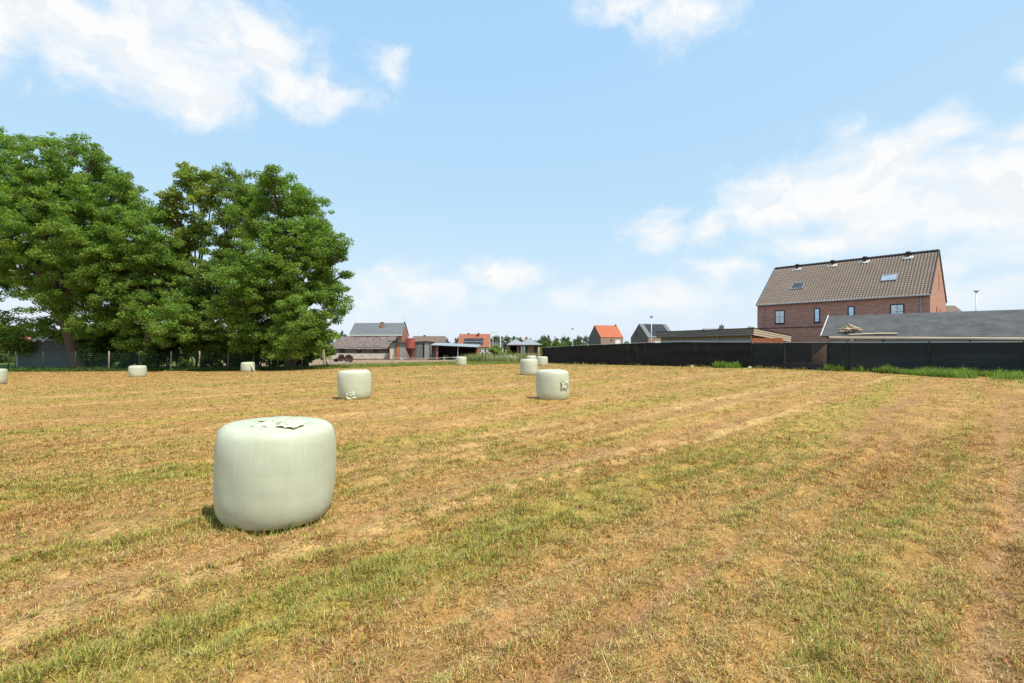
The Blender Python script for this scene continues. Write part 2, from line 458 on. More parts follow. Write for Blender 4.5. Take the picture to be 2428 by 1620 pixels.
def build_ground():
    def grow(start, step, dense_to, rate, cap, cap_to, rate2, end):
        a = [start]; st = step
        while a[-1] < dense_to: a.append(a[-1] + st)
        while st < cap: st *= rate; a.append(a[-1] + st)
        while a[-1] < cap_to: a.append(a[-1] + st)
        while a[-1] < end: st *= rate2; a.append(a[-1] + st)
        return a
    xp = grow(0, .07, 5, 1.025, .5, 60, 1.15, 2600)
    xs = np.array([-q for q in reversed(xp[1:])] + xp)
    ys = np.array(list(-np.array([60, 30, 15, 8, 5, 3, 2, 1.]) ) + list(np.arange(0, 2.2, .2)) + grow(2.2, .055, 8, 1.02, .5, 85, 1.12, 3200))
    X, Y = np.meshgrid(xs, ys); x = X.ravel(); y = Y.ravel()
    V = np.stack([x, y, gzz(x, y)], 1)
    nx, ny = len(xs), len(ys)
    i = np.arange(nx - 1)[None] + nx * np.arange(ny - 1)[:, None]
    Fc = np.stack([i, i + 1, i + 1 + nx, i + nx], -1).reshape(-1, 4)
    me = np_mesh('ground', V, Fc, M['ground'], ground_color(x, y), True)
    return tag(link('ground', me), kind='structure')
build_ground()

# ------------------------------------------------------------------ blades of grass
def blades(P, H, Wd, az, lean, bend, col):
    """P base points, H length, Wd width, az heading, lean from upright (rad), bend extra lean of the tip"""
    n = len(P)
    d = np.stack([np.cos(az), np.sin(az)], 1); s = np.stack([-np.sin(az), np.cos(az), np.zeros(n)], 1)
    def along(a): return np.concatenate([d * np.sin(a)[:, None], np.cos(a)[:, None]], 1)
    m = P + along(lean) * (H * .55)[:, None]
    t = m + along(np.minimum(lean + bend, 2.0)) * (H * .45)[:, None]
    w = s * (Wd * .5)[:, None]
    V = np.stack([P - w, P + w, m - w * .8, m + w * .8, t], 1).reshape(-1, 3)
    b = 5 * np.arange(n)[:, None]
    Fc = np.concatenate([b + np.array([[0, 1, 2]]), b + np.array([[2, 1, 3]]), b + np.array([[2, 3, 4]])], 1).reshape(-1, 3)
    return V, Fc, np.repeat(col, 5, 0)

BALES = [  # px centre, depth, diameter, height, label bits
    dict(px=655, Y=5.66, d=1.25, h=1.08), dict(px=841, Y=18.85, d=1.25, h=1.09), dict(px=1310, Y=18.4, d=1.25, h=1.09),
    dict(px=1255, Y=33.5, d=1.25, h=1.10), dict(px=1260, Y=61.0, d=1.25, h=1.10), dict(px=1285, Y=54.0, d=1.25, h=1.05),
    dict(px=1093, Y=56.7, d=1.25, h=1.05), dict(px=326.6, Y=41.4, d=1.27, h=.97), dict(px=-13, Y=33.0, d=1.27, h=1.03), dict(px=588, Y=49.1, d=1.27, h=.99)]
for b in BALES: b['x'] = xat(b['px'], b['Y'])

def clear_of_bales(x, y, r=.60):
    k = np.ones(len(x), bool)
    for b in BALES: k &= (x - b['x']) ** 2 + (y - b['Y']) ** 2 > r * r
    return k

def sample_field(n, y0, y1, p, edge=.0):
    """points over the mown field, more per square metre towards the path the viewer stands on"""
    t = RNG.random(n)
    e = 1 - p + 1
    Y = (y0 ** e + t * (y1 ** e - y0 ** e)) ** (1 / e)
    X = (RNG.random(n) * 2 - 1) * (1.12 * Y + 1.6)
    k = Y < field_edge(X) + edge
    return X[k], Y[k]

def pick(col, amt): return col * (1 + amt)

def stubble(n_, y0, y1, p):
    parts = []
    # cut tufts
    X, Y = sample_field(n_, y0, y1, p)
    g, s, b = masks(X, Y)
    gap = sstep(.32, .54, .7 * fbm(X * 3.4, Y * 3.4, 131, 3) + .3 * fbm((Y - X) * 2.4, (X + Y) * .25, 133, 3))
    fade = (1 - sstep(8, 13, Y)) if y1 < 20 else sstep(8, 13, Y)
    keep = (RNG.random(len(X)) < (1 - .88 * b) * (.12 + .88 * gap) * fade) & clear_of_bales(X, Y)
    X, Y, g, s, b = X[keep], Y[keep], g[keep], s[keep], b[keep]
    nb = 12
    x = np.repeat(X, nb); y = np.repeat(Y, nb); gg = np.repeat(g, nb); ss = np.repeat(s, nb)
    tuftg = np.repeat(RNG.random(len(X)) < g * .42 + .02, nb)
    n = len(x)
    a0 = RNG.random(n) * 2 * PI; rr = np.abs(RNG.normal(0, .034, n)) * (1 + .05 * y)
    x = x + np.cos(a0) * rr; y = y + np.sin(a0) * rr
    az = a0 + RNG.normal(0, .7, n)
    brown0 = sstep(.42, .62, fbm((y - x) * 1.1, (x + y) * .13, 141, 4))
    isg = (RNG.random(n) < (.07 + .22 * gg) * (1 - .5 * brown0)) | (tuftg & (RNG.random(n) < .7))
    H = np.where(isg, RNG.uniform(.03, .088, n), RNG.uniform(.018, .056, n)) * (1 + .012 * y)
    W = (RNG.uniform(.0022, .0045, n) + .00055 * y) * np.where(isg, 1.1, 1)
    lean = np.where(isg, RNG.uniform(.1, 1.0, n), RNG.uniform(.15, 1.35, n)); bend = RNG.uniform(.1, .8, n)
    P = np.stack([x, y, gzz(x, y) - .006], 1)
    c = np.empty((n, 3)); tall = .6 + .8 * fbm(x * 1.7, y * 1.7, 151, 3); H = H * tall
    brown = sstep(.42, .62, fbm((y - x) * 1.1, (x + y) * .13, 141, 4)); q = RNG.random(n) * (1 - .25 * ss) + .25 * ss * (RNG.random(n) < .7)
    q = np.where(RNG.random(n) < .55 * brown, RNG.uniform(.42, .66, n), q)
    dry = np.where(q[:, None] < .42, np.array((.68, .47, .185)), np.where(q[:, None] < .66, np.array((.47, .225, .075)), np.where(q[:, None] < .87, np.array((.54, .42, .125)), np.array((.78, .60, .32)))))
    gr = np.where(RNG.random(n)[:, None] < .62, np.array((.460, .425, .100)), np.array((.300, .335, .058)))
    c[:] = np.where(isg[:, None], gr, dry)
    c *= (RNG.uniform(.5, 1.25, n) * np.repeat(RNG.uniform(.72, 1.2, len(X)), nb))[:, None]
    parts.append(blades(P, H, W, az, lean, bend, c))
    return parts

def emit(name, parts, mat):
    V = []; Fc = []; C = []; o = 0
    for v, f, c in parts:
        V.append(v); Fc.append(f + o); C.append(c); o += len(v)
    me = np_mesh(name, np.concatenate(V), np.concatenate(Fc), mat, np.concatenate(C))
    return link(name, me)

tag(emit('stubble_grass', stubble(125000, 1.7, 13, 1.3) + stubble(62000, 8, 64, 1.45), M['blade']), 'short mown stubble in dry brown and green rows over the field', 'stubble', kind='stuff')

def straw():
    X, Y = sample_field(210000, 1.7, 55, 1.8)
    g, s, b = masks(X, Y)
    k = (RNG.random(len(X)) < .26 + 1.1 * s) & clear_of_bales(X, Y)
    X, Y = X[k], Y[k]; n = len(X)
    u, v = rowcoord(X, Y)
    az = np.where(RNG.random(n) < .45, R(45) + RNG.normal(0, .45, n) + PI * (RNG.random(n) < .5), RNG.random(n) * 2 * PI)
    H = RNG.uniform(.03, .10, n) * np.where(RNG.random(n) < .05, 2.2, 1) * (1 + .018 * Y)
    W = RNG.uniform(.0010, .0024, n) + .0005 * Y
    P = np.stack([X, Y, gzz(X, Y) + RNG.uniform(.002, .022, n)], 1)
    q = RNG.random(n)[:, None]
    c = np.where(q < .5, np.array((.64, .46, .215)), np.where(q < .75, np.array((.52, .335, .125)), np.array((.70, .54, .30)))) * RNG.uniform(.75, 1.2, n)[:, None]
    return [blades(P, H, W, az, RNG.uniform(1.25, 1.62, n), RNG.uniform(-.2, .35, n), c)]
tag(emit('loose_straw', straw(), M['blade']), 'loose pale straw lying in raked lines on the field', 'straw', kind='stuff')

def tall_grass(name, label, pts, hmin, hmax, cols, wid=.012, lean=.5, per=1, seedhead=None):
    P = np.asarray(pts); n = len(P)
    c = np.asarray(cols)[RNG.integers(0, len(cols), n)] * RNG.uniform(.7, 1.3, n)[:, None]
    W = wid * RNG.uniform(.6, 1.4, n) + .0004 * P[:, 1]
    ck = .45 + 1.1 * fbm(P[:, 0] * 1.3, P[:, 1] * 1.3, 61, 3)
    c = c * (.7 + .6 * fbm(P[:, 0] * .9, P[:, 1] * .9, 62, 2))[:, None]
    pr = [blades(P, RNG.uniform(hmin, hmax, n) * ck, W, RNG.random(n) * 2 * PI, np.abs(RNG.normal(0, lean, n)), RNG.uniform(.1, .9, n), c)]
    return tag(emit(name, pr, M['weed']), label, 'weeds', kind='stuff')

GREENS = [(.15, .270, .030), (.22, .34, .045), (.10, .20, .028), (.30, .36, .09)]

# fence line of the right-hand plot: px, depth, top height
FL = [(1285, 71, .02, 2.10), (1350, 62, .13, 2.2), (1375, 60, .14, 2.24), (1476, 54.9, .18, 2.36), (1540, 53, .19, 2.42), (1618, 50, .2, 2.46), (1700, 47.7, .21, 2.38), (1782, 45.4, .23, 2.32),
      (1852, 43.4, .22, 2.26), (1962, 40.7, .2, 2.24), (2010, 39.5, .19, 2.22), (2203, 35.9, .16, 2.22), (2428, 32.3, .13, 2.22), (2700, 28.6, .1, 2.2)]
FP = [Vector((xat(p, Y), Y, z)) for p, Y, z, h in FL]; FH = [q[3] for q in FL]

def fence_pts(n, i0, i1, spread, power=1.5):
    out = []
    for k in range(n):
        f = random.uniform(i0, i1); i = min(int(f), len(FP) - 2); t = f - i
        p = FP[i].lerp(FP[i + 1], t)
        d = (FP[i + 1] - FP[i]); nn = Vector((d.y, -d.x, 0)).normalized()
        if nn.y > 0: nn = -nn
        w = spread(f) * random.random() ** power
        q = p + nn * (w + .04)
        out.append((q.x, q.y, 0))
    A = np.array(out); A[:, 2] = gzz(A[:, 0], A[:, 1]) - .02
    return A

def clumpy(A, sc, thr, seed):
    k = fbm(A[:, 0] * sc, A[:, 1] * sc, seed, 3) + RNG.uniform(-.07, .07, len(A)) > thr
    return A[k]

tall_grass('weeds', 'lush green weeds along the foot of the black slatted fence', np.concatenate([
    clumpy(fence_pts(42000, 9.9, 12.95, lambda f: .9 + max(0, (f - 10.3)) * 4.0, 1.4), .6, .50, 3),
    clumpy(fence_pts(1500, 9.0, 10.3, lambda f: .5), 1.4, .5, 5)]), .15, .66, GREENS, .014, .55)
tuft = []
for k in range(1300):
    a, r = random.random() * 2 * PI, random.random() ** .6
    tuft.append((xat(1722, 45.9) + math.cos(a) * r * 1.25, 45.9 + math.sin(a) * r * .55, .19))
tag(tall_grass('weed_tuft', 'bright green tuft of tall weeds in front of the black cloth screen', tuft, .25, .75, GREENS, .015, .45), cat='weeds')
dry = fence_pts(2600, .2, 9.6, lambda f: .7)
tag(tall_grass('fence_grass', 'dry pale grass along the foot of the black cloth screen', clumpy(dry, .9, .45, 8), .1, .42, [(.45, .36, .15), (.30, .28, .08), (.20, .24, .05)], .01, .4), cat='grass')

def strip(n, x0, x1, d0, d1):
    x = RNG.uniform(x0, x1, n); y = field_edge(x) + RNG.uniform(d0, d1, n)
    return np.stack([x, y, gzz(x, y) - .02], 1)
tag(tall_grass('verge_grass', 'green grass strip between the mown field and the farmyard', strip(30000, -24, 1.5, -.4, 11), .12, .42, [(.17, .26, .035), (.21, .30, .045), (.27, .31, .07), (.38, .34, .11)], .016, .5), cat='grass')
tag(tall_grass('undergrowth', 'dark green undergrowth at the foot of the tall trees', np.concatenate([strip(26000, -70, -20, -.3, 4.5), clumpy(strip(9000, -60, -18, .2, 3), .5, .5, 9)]), .12, .55, [(.055, .105, .018), (.075, .13, .022), (.10, .16, .03)], .03, .6), cat='undergrowth')
x = RNG.uniform(-7.2, 5.2, 26000); y = RNG.uniform(66.5, 86, 26000)
k = (y > np.interp(x, [-7, 1.5, 5], [69, 68, 71.5]))
tag(tall_grass('tall_grass', 'rough tall grass behind the white tape between shelter and black screen', np.stack([x, y, gzz(x, y) - .02], 1)[k], .6, 1.35, [(.32, .34, .12), (.24, .28, .08), (.42, .40, .18), (.17, .21, .06)], .02, .3), cat='grass')

# ------------------------------------------------------------------ bales
def crom(pts, n):
    out = []
    for i in range(len(pts) - 1):
        p0 = pts[max(i - 1, 0)]; p1 = pts[i]; p2 = pts[i + 1]; p3 = pts[min(i + 2, len(pts) - 1)]
        for j in range(n):
            t = j / n
            out.append(tuple(.5 * ((2 * b) + (-a + c) * t + (2 * a - 5 * b + 4 * c - d) * t * t + (-a + 3 * b - 3 * c + d) * t ** 3) for a, b, c, d in zip(p0, p1, p2, p3)))
    out.append(pts[-1]); return out

BPROF = crom([(.0, 0), (.40, 0), (.515, .018), (.575, .085), (.612, .22), (.626, .42), (.628, .62), (.620, .80), (.603, .915), (.570, .985), (.505, 1.028), (.36, 1.046), (.15, 1.042), (0, 1.040)], 4)

def make_bale(name, label, b, seed):
    n = 72; P = BPROF; m = len(P)
    t = np.linspace(0, 2 * PI, n, endpoint=False)
    r = np.array([q[0] for q in P])[:, None]; z = np.array([q[1] for q in P])[:, None]
    T = t[None] + 0 * r
    k = 1 + .014 * np.sin(2 * T + seed) + .010 * np.sin(3 * T + 2 * seed + z * 3)
    nz = fbm(np.cos(T) * 2 + z * 1.5 + 10 * seed, np.sin(T) * 2 + z * 1.5, seed, 3) - .5
    strk = fbm(T * 30 / PI, z * .8 + seed, seed + 5, 2) - .5
    side = np.clip(r / .6, 0, 1) ** 6
    rim = np.exp(-((z - .96) / .07) ** 2) + .7 * np.exp(-((z - .1) / .08) ** 2)
    rad = r * (k + .03 * nz) + (.005 + .014 * rim) * strk * side
    zz = z + .018 * nz * (z > .9) + .012 * (fbm(T * 2, r * 6, seed + 9, 3) - .5) * (z > .95) * side
    s = b['d'] / 1.25
    V = np.stack([rad * np.cos(T) * s, rad * np.sin(T) * s, zz * (b['h'] / 1.047)], -1).reshape(-1, 3)
    i = np.arange(m - 1)[:, None] * n + np.arange(n)[None]; j = np.arange(m - 1)[:, None] * n + (np.arange(n)[None] + 1) % n
    Fc = np.stack([i, j, j + n, i + n], -1).reshape(-1, 4)
    me = np_mesh('film', V, Fc, M['wrap'], None, True)
    root = thing(name, label, 'bale', (b['x'], b['Y'], gp(b['x'], b['Y']) - .015), 0, 'wrapped bales on the field')
    root.rotation_euler = (R(random.uniform(-1, 1)), R(random.uniform(-1.2, 1.2)), 0)
    link('film', me, root)
    return root

def crumple(parent, origin, ax, ay, nrm, w, h, amp, seed, nx=22, ny=16, rag=.35, fr=1.0):
    """torn crumpled sheet of film standing off the wrap"""
    ax, ay, nrm = Vector(ax).normalized(), Vector(ay).normalized(), Vector(nrm).normalized()
    V = []
    for j in range(ny):
        for i in range(nx):
            a = i / (nx - 1) - .5; b = j / (ny - 1) - .5
            ed = 1 - rag * float(vnoise(math.atan2(b, a) * 2.2 + 5, seed * 3.1, seed)) * 1.2
            d1 = float(fbm(a * 5 * fr + seed, b * 5 * fr, seed + 1, 3)) - .5; d2 = float(fbm(a * 6 * fr, b * 6 * fr + seed, seed + 2, 3)) - .5
            rdg = abs(float(vnoise(a * 6.5 * fr + b * 3, b * 4 * fr + seed, seed + 3)) - .5) * 2
            p = Vector(origin) + ax * ((a * ed + .16 * d1) * w) + ay * ((b * ed + .16 * d2) * h) + nrm * (amp * max(0, .1 + 1.0 * rdg + .9 * d1 + .5 * d2) * max(0, 1.05 - 1.0 * (abs(a) + abs(b))) + .004)
            V.append(p)
    Fc = [(j * nx + i, j * nx + i + 1, (j + 1) * nx + i + 1, (j + 1) * nx + i) for j in range(ny - 1) for i in range(nx - 1)]
    mb = MB(); mb.v = [tuple(v) for v in V]; mb.f = Fc
    o = mb.build('loose_film', M['torn'], parent)
    return o

BL = ['large pale green wrapped bale close by with torn film on top',
      'pale green bale with torn film low on its front, behind the nearest bale',
      'pale green bale with a crumpled knot of film on its right side',
      'pale green bale with a small dark tear, just behind the knotted bale',
      'pale green bale mostly hidden behind two others near the black screen',
      'pale green bale half hidden, closest to the end of the black screen',
      'small far pale green bale standing before the open corrugated shelter',
      'squat pale green bale standing before the trunk side of the oaks, third from the field corner',
      'pale green bale cut by the left edge of the photo',
      'squat pale green bale with a loose film strip trailing from its side']
BL[7] = 'squat pale green bale in front of the big leaning oak'
roots = []
for i, b in enumerate(BALES): roots.append(make_bale('wrapped_bale', BL[i], b, i + 2))
crumple(roots[0], (.11, -.20, 1.070), (1, .1, 0), (0, 1, 0), (0, 0, 1), .60, .50, .085, 4, 60, 48, .5, .9)
crumple(roots[1], (.06, -.60, .17), (1, 0, .35), (-.2, 0, 1), (0, -1, .1), .40, .32, .10, 6, 28, 22, .35, .6)
crumple(roots[2], (.38, -.53, .60), (.8, .6, 0), (0, 0, 1), (.6, -.8, 0), .34, .36, .17, 8, 28, 24, .2, .6)
crumple(roots[3], (.52, -.36, .62), (.6, .8, -.6), (.2, 0, 1), (.8, -.6, 0), .14, .5, .08, 10)
mb = MB(); mb.tube([(.50, -.36, .86), (.66, -.40, .5), (.78, -.42, .2), (.98, -.40, .03)], [.05, .10, .07, .05], 8)
mb.build('loose_film', M['wrap'], roots[9], True)

# blades pressed against the foot of the near bale
b0 = BALES[0]; n = 900
a = RNG.uniform(0, 2 * PI, n); rr = RNG.uniform(.50, .66, n)
x = b0['x'] + np.cos(a) * rr; y = b0['Y'] + np.sin(a) * rr
tag(tall_grass('bale_grass', 'fringe of green grass round the foot of the nearest bale', np.stack([x, y, gzz(x, y) - .01], 1)[(np.sin(a) < .3)], .07, .20, [(.16, .27, .04), (.26, .30, .06), (.5, .38, .13)], .005, .5), cat='grass')

# ------------------------------------------------------------------ trees
def leaf_cloud(centres, radii, per, size, flat=.62, seed=0, tint=.35, up=.55):
    """leaf faces through clusters; returns V, F, col"""
    rng = np.random.default_rng(seed)
    cs = np.asarray(centres); rs = np.asarray(radii)
    m = len(cs); cnt = np.maximum((per * (rs / np.mean(rs)) ** 2).astype(int), 6)
    idx = np.repeat(np.arange(m), cnt); n = len(idx)
    d = rng.normal(size=(n, 3)); d /= np.linalg.norm(d, axis=1)[:, None]
    rad = rng.random(n) ** .45
    off = d * (rad * rs[idx])[:, None]; off[:, 2] *= flat
    # twigs: leaves follow a few spokes
    P = cs[idx] + off
    nr = d * .6 + rng.normal(size=(n, 3)) * .75; nr[:, 2] += up
    nr /= np.linalg.norm(nr, axis=1)[:, None]
    t = np.cross(nr, rng.normal(size=(n, 3))); t /= np.linalg.norm(t, axis=1)[:, None]
    b = np.cross(nr, t)
    s = (size * rng.uniform(.55, 1.35, n))[:, None]
    V = np.stack([P - t * s, P + b * s * .55 - nr * s * .15, P + t * s, P - b * s * .55 - nr * s * .15], 1).reshape(-1, 3)
    Fc = np.arange(4 * n).reshape(-1, 4)
    cl = rng.uniform(1 - tint * .5, 1 + tint * .5, m)[idx] * rng.uniform(.72, 1.32, n)
    hue = rng.normal(0, .06, m)[idx] + rng.normal(0, .08, n)
    col = np.stack([cl * (1 + hue), cl, cl * (1 - hue)], 1)
    return V, Fc, np.repeat(np.clip(col, .05, 3), 4, 0)

def cluster_lobes(lobes, cr, dens=1.0, seed=0):
    rng = np.random.default_rng(seed); C = []; Rr = []
    for (c, r) in lobes:
        k = max(4, int(dens * 2.6 * (r / cr) ** 2))
        d = rng.normal(size=(k, 3)); d /= np.linalg.norm(d, axis=1)[:, None]
        rr = r * rng.uniform(.35, 1.10, k) * np.where(rng.random(k) < .09, 1.2, 1)
        p = np.asarray(c)[None] + d * rr[:, None] * np.array((1, 1, .92))[None]
        C.append(p); Rr.append(cr * rng.uniform(.55, 1.25, k))
    return np.concatenate(C), np.concatenate(Rr)

def trunk_mesh(base, lobes, r0, fork, lean=(0, 0), seed=0, limbs=None):
    rng = random.Random(seed); mb = MB()
    base = Vector(base); top = base + Vector((lean[0], lean[1], fork))
    q = [base + Vector((0, 0, -.3)), base.lerp(top, .06), base.lerp(top, .3) + Vector((rng.uniform(-.1, .1), 0, 0)), base.lerp(top, .65) + Vector((rng.uniform(-.1, .1), 0, 0)), top]
    mb.tube(q, [r0 * 1.55, r0 * 1.18, r0 * .95, r0 * .85, r0 * .75], 12)
    for i, (c, r) in enumerate(lobes):
        c = Vector(c)
        d = c - top
        mid = top + d * .5 + Vector((0, 0, .12 * d.length)) + Vector((rng.uniform(-.4, .4), rng.uniform(-.4, .4), 0))
        ra = r0 * rng.uniform(.30, .46)
        if c.z < top.z + 1.2: ra *= .22
        mb.tube([top - Vector((0, 0, .3)), top.lerp(mid, .5) + Vector((0, 0, .2)), mid, c], [ra, ra * .8, ra * .55, ra * .22], 7)
        for k in range(5):
            e = c + Vector((rng.uniform(-1, 1), rng.uniform(-1, 1), rng.uniform(-.5, 1))) * r * .8
            s = mid.lerp(c, rng.uniform(.2, .9))
            mb.tube([s, s.lerp(e, .5) + Vector((0, 0, .15 * r)), e], [ra * .3, ra * .2, ra * .06], 5)
    return mb

def px_lobes(L, Y, seed, deep=.5):
    rng = random.Random(seed); out = []
    for (px, py, rp) in L:
        r = rp * Y / F
        yy = Y + rng.uniform(-deep, deep) * 4
        out.append((tuple(at(px, py, yy)), r))
    return out

def big_tree(name, label, L, Y, base_px, base_y, r0, fork, lean, leafm, seed, cr=1.05, per=85, dens=1.0, size=.17, group=None, deep=.5, back=True):
    lob = px_lobes(L, Y, seed, deep)
    bx = xat(base_px, Y); bz = gp(bx, base_y)
    loc = Vector((bx, base_y, bz))
    root = thing(name, label, 'tree', loc, 0, group)
    rel = [(tuple(Vector(c) - loc), r) for c, r in lob]
    mb = trunk_mesh((0, 0, 0), rel, r0, fork, lean, seed)
    mb.build('trunk', M['bark'], root, True)
    allL = rel + ([(tuple(Vector(c) + Vector((random.uniform(-1, 1), r * 1.3, -.3))), r * .85) for c, r in rel if r > 2.2] if back else [])
    C, Rr = cluster_lobes(allL, cr, dens, seed)
    V, Fc, col = leaf_cloud(C, Rr, per, size, .6, seed)
    link('crown', np_mesh('crown', V, Fc, M[leafm], col), root)
    return root

TG = 'tall trees at the edge of the field'
big_tree('oak_tree', 'huge oak with a thick leaning trunk beside the grey block shed',
         [(60, 440, 105), (165, 415, 90), (245, 480, 72), (-60, 450, 120), (-10, 560, 110), (130, 550, 115), (225, 590, 85), (75, 640, 75), (155, 690, 85), (240, 690, 75), (-110, 620, 100),
          (105, 335, 24), (170, 345, 30), (222, 362, 30), (22, 345, 38), (285, 440, 32), (-40, 340, 40), (312, 452, 18), (115, 775, 42), (60, 800, 40), (20, 810, 42), (200, 770, 40), (-60, 770, 60)],
         56, 192, 56.0, .72, 6.2, (-2.3, .3), 'oak', 3, .80, 120, 1.5, .125, TG)
big_tree('oak_tree', 'broad green tree filling the gap right of the leaning oak',
         [(330, 560, 72), (300, 640, 85), (372, 615, 66), (415, 690, 60), (345, 730, 72), (285, 760, 55), (395, 775, 52), (262, 530, 40), (350, 510, 36), (440, 740, 50), (330, 790, 50)],
         54, 330, 54.8, .40, 5.0, (.4, 0), 'oak', 5, .76, 120, 1.5, .12, TG)
big_tree('locust_tree', 'thin-crowned yellowish green tree with sky showing through its branches',
         [(458, 425, 40), (412, 480, 30), (425, 520, 38), (485, 465, 34), (470, 545, 30), (508, 428, 28), (400, 470, 18), (440, 580, 34)],
         58, 475, 58.5, .30, 9.5, (-.8, 0), 'lime', 7, .62, 75, 2.0, .145, TG, .4, False)
big_tree('oak_tree', 'dull green tree topped just left of the rounded oak crown',
         [(555, 440, 46), (535, 505, 52), (585, 480, 45), (535, 590, 58), (500, 640, 48), (480, 700, 45), (520, 730, 55), (500, 780, 50), (545, 660, 50)],
         57, 540, 57.5, .36, 8.0, (0, 0), 'brownleaf', 9, .76, 120, 1.5, .12, TG)
big_tree('oak_tree', 'large rounded oak at the end of the row nearest the farm',
         [(650, 455, 55), (718, 490, 52), (620, 530, 78), (700, 575, 85), (775, 580, 45), (815, 605, 26), (600, 640, 85), (695, 680, 90), (778, 700, 42), (620, 755, 80), (715, 770, 65), (560, 715, 55),
          (680, 815, 45), (765, 640, 40), (745, 800, 34), (640, 420, 24), (680, 425, 20), (822, 650, 18), (800, 740, 24), (570, 790, 50)],
         52, 660, 54.5, .50, 5.5, (.3, 0), 'oak', 11, .76, 120, 1.5, .12, TG)

def bush(name, label, cat, x, y, w, h, leafm, seed, group=None, per=60, size=.11, trunk=True, cr=None):
    loc = Vector((x, y, gp(x, y)))
    root = thing(name, label, cat, loc, 0, group)
    rng = random.Random(seed); lob = []
    for k in range(7):
        a = rng.random() * 2 * PI; rad = rng.random() ** .5 * w * .32
        lob.append(((math.cos(a) * rad, math.sin(a) * rad, h * rng.uniform(.28, .72)), w * rng.uniform(.22, .34)))
    lob.append(((0, 0, h * .8), min(w, h) * .22))
    C, Rr = cluster_lobes(lob, cr or max(.3, w * .12), 1.0, seed)
    C[:, 2] = np.clip(C[:, 2], .1, h)
    V, Fc, col = leaf_cloud(C, Rr, per, size, .8, seed)
    link('crown' if trunk else 'foliage', np_mesh('foliage', V, Fc, M[leafm], col), root)
    mb = MB()
    for k in range(4):
        e = Vector(lob[k][0]); mb.tube([(rng.uniform(-.1, .1), rng.uniform(-.1, .1), -.1), e * .5, e], [.05 * h / 2.5, .035 * h / 2.5, .012 * h / 2.5], 6)
    mb.build('trunk' if trunk else 'stem', M['bark'], root, True)
    return root

SG = 'shrubs under the tall trees'
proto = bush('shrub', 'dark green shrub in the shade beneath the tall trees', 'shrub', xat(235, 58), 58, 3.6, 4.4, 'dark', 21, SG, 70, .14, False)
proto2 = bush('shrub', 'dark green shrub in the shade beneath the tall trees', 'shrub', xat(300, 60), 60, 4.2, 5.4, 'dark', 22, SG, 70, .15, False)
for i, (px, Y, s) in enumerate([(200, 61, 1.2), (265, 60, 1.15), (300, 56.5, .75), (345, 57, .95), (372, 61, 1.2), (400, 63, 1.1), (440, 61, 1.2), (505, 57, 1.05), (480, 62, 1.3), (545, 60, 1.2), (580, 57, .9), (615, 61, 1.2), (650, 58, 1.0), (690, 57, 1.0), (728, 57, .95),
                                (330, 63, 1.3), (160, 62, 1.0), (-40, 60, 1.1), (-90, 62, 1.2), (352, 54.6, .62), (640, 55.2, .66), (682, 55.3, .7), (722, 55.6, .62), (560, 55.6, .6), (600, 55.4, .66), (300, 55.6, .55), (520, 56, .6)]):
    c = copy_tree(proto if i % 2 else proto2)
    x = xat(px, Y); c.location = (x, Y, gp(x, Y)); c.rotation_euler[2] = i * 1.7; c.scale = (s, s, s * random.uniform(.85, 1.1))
bush('sapling', 'bright yellow-green young tree behind the wire fence', 'tree', xat(462, 56), 56, 2.6, 5.0, 'fresh', 31, None, 60, .12)
bush('shrub', 'olive brown bush behind the thick pale fence post', 'shrub', xat(776, 69), 69, 2.6, 3.2, 'brownleaf', 33, None, 70, .12, False)
bush('shrub', 'low ivy-like bush around the foot of the leaning oak', 'shrub', xat(222, 55.5), 55.5, 2.4, 3.6, 'dark', 35, None, 90, .11, False)
for i, (px, Y, w, h, lab) in enumerate([(-8, 78, 3.4, 1.9, 'sunlit yellow-green hedge bush behind the wire fence, cut by the left edge'), (24, 80, 2.6, 1.7, 'small sunlit hedge bush just left of the grey block shed')]):
    bush('hedge_bush', lab, 'hedge', xat(px, Y), Y, w, h, 'fresh', 41 + i, None, 90, .10, False, .35)
bush('shrub', 'bright green shrub low against the wire mesh of the tree row', 'shrub', xat(437, 54.2), 54.2, 1.7, 1.3, 'fresh', 37, None, 60, .1, False)
bush('tree', 'small leafy tree peeping out beside the left corner of the brick house', 'tree', xat(1783, 78), 78, 3.4, 6.0, 'lime', 39, None, 50, .13)
bush('shrub', 'garden bush between the cream gabled house and the tape fence', 'shrub', xat(1172, 100), 100, 3.6, 2.9, 'lime', 40, None, 60, .16, False)
bush('shrub', 'small bush with yellow flowers under the bungalow carport', 'shrub', xat(1206, 128), 128, 2.0, 1.9, 'fresh', 45, None, 40, .13, False)

# distant trees: three meshes, copied
def far_tree(name, label, seed, w, h, leafm, conifer=False):
    root = thing(name, label, 'tree', (0, 0, 0))
    rng = random.Random(seed); lob = []
    if conifer:
        for k in range(7): lob.append(((0, 0, h * (.2 + .11 * k)), w * .5 * (1 - k / 7.6)))
    else:
        for k in range(9):
            a = rng.random() * 2 * PI; rad = rng.random() ** .5 * w * .3
            lob.append(((math.cos(a) * rad, math.sin(a) * rad, h * rng.uniform(.35, .8)), w * rng.uniform(.18, .28)))
    C, Rr = cluster_lobes(lob, w * .13, .8, seed)
    V, Fc, col = leaf_cloud(C, Rr, 26, w * .04, .75, seed, .5)
    link('crown', np_mesh('crown', V, Fc, M[leafm], col), root)
    mb = MB(); mb.tube([(0, 0, -.2), (0, 0, h * .3), (0, 0, h * .6)], [w * .035, w * .028, w * .01], 7)
    for c, r in lob[:4]: mb.tube([(0, 0, h * .3), tuple(Vector(c) * .6 + Vector((0, 0, h * .15))), c], [w * .02, w * .012, w * .004], 5)
    mb.build('trunk', M['bark'], root, True)
    return root
fa = far_tree('far_tree', 'distant tree on the skyline', 51, 11, 11, 'far')
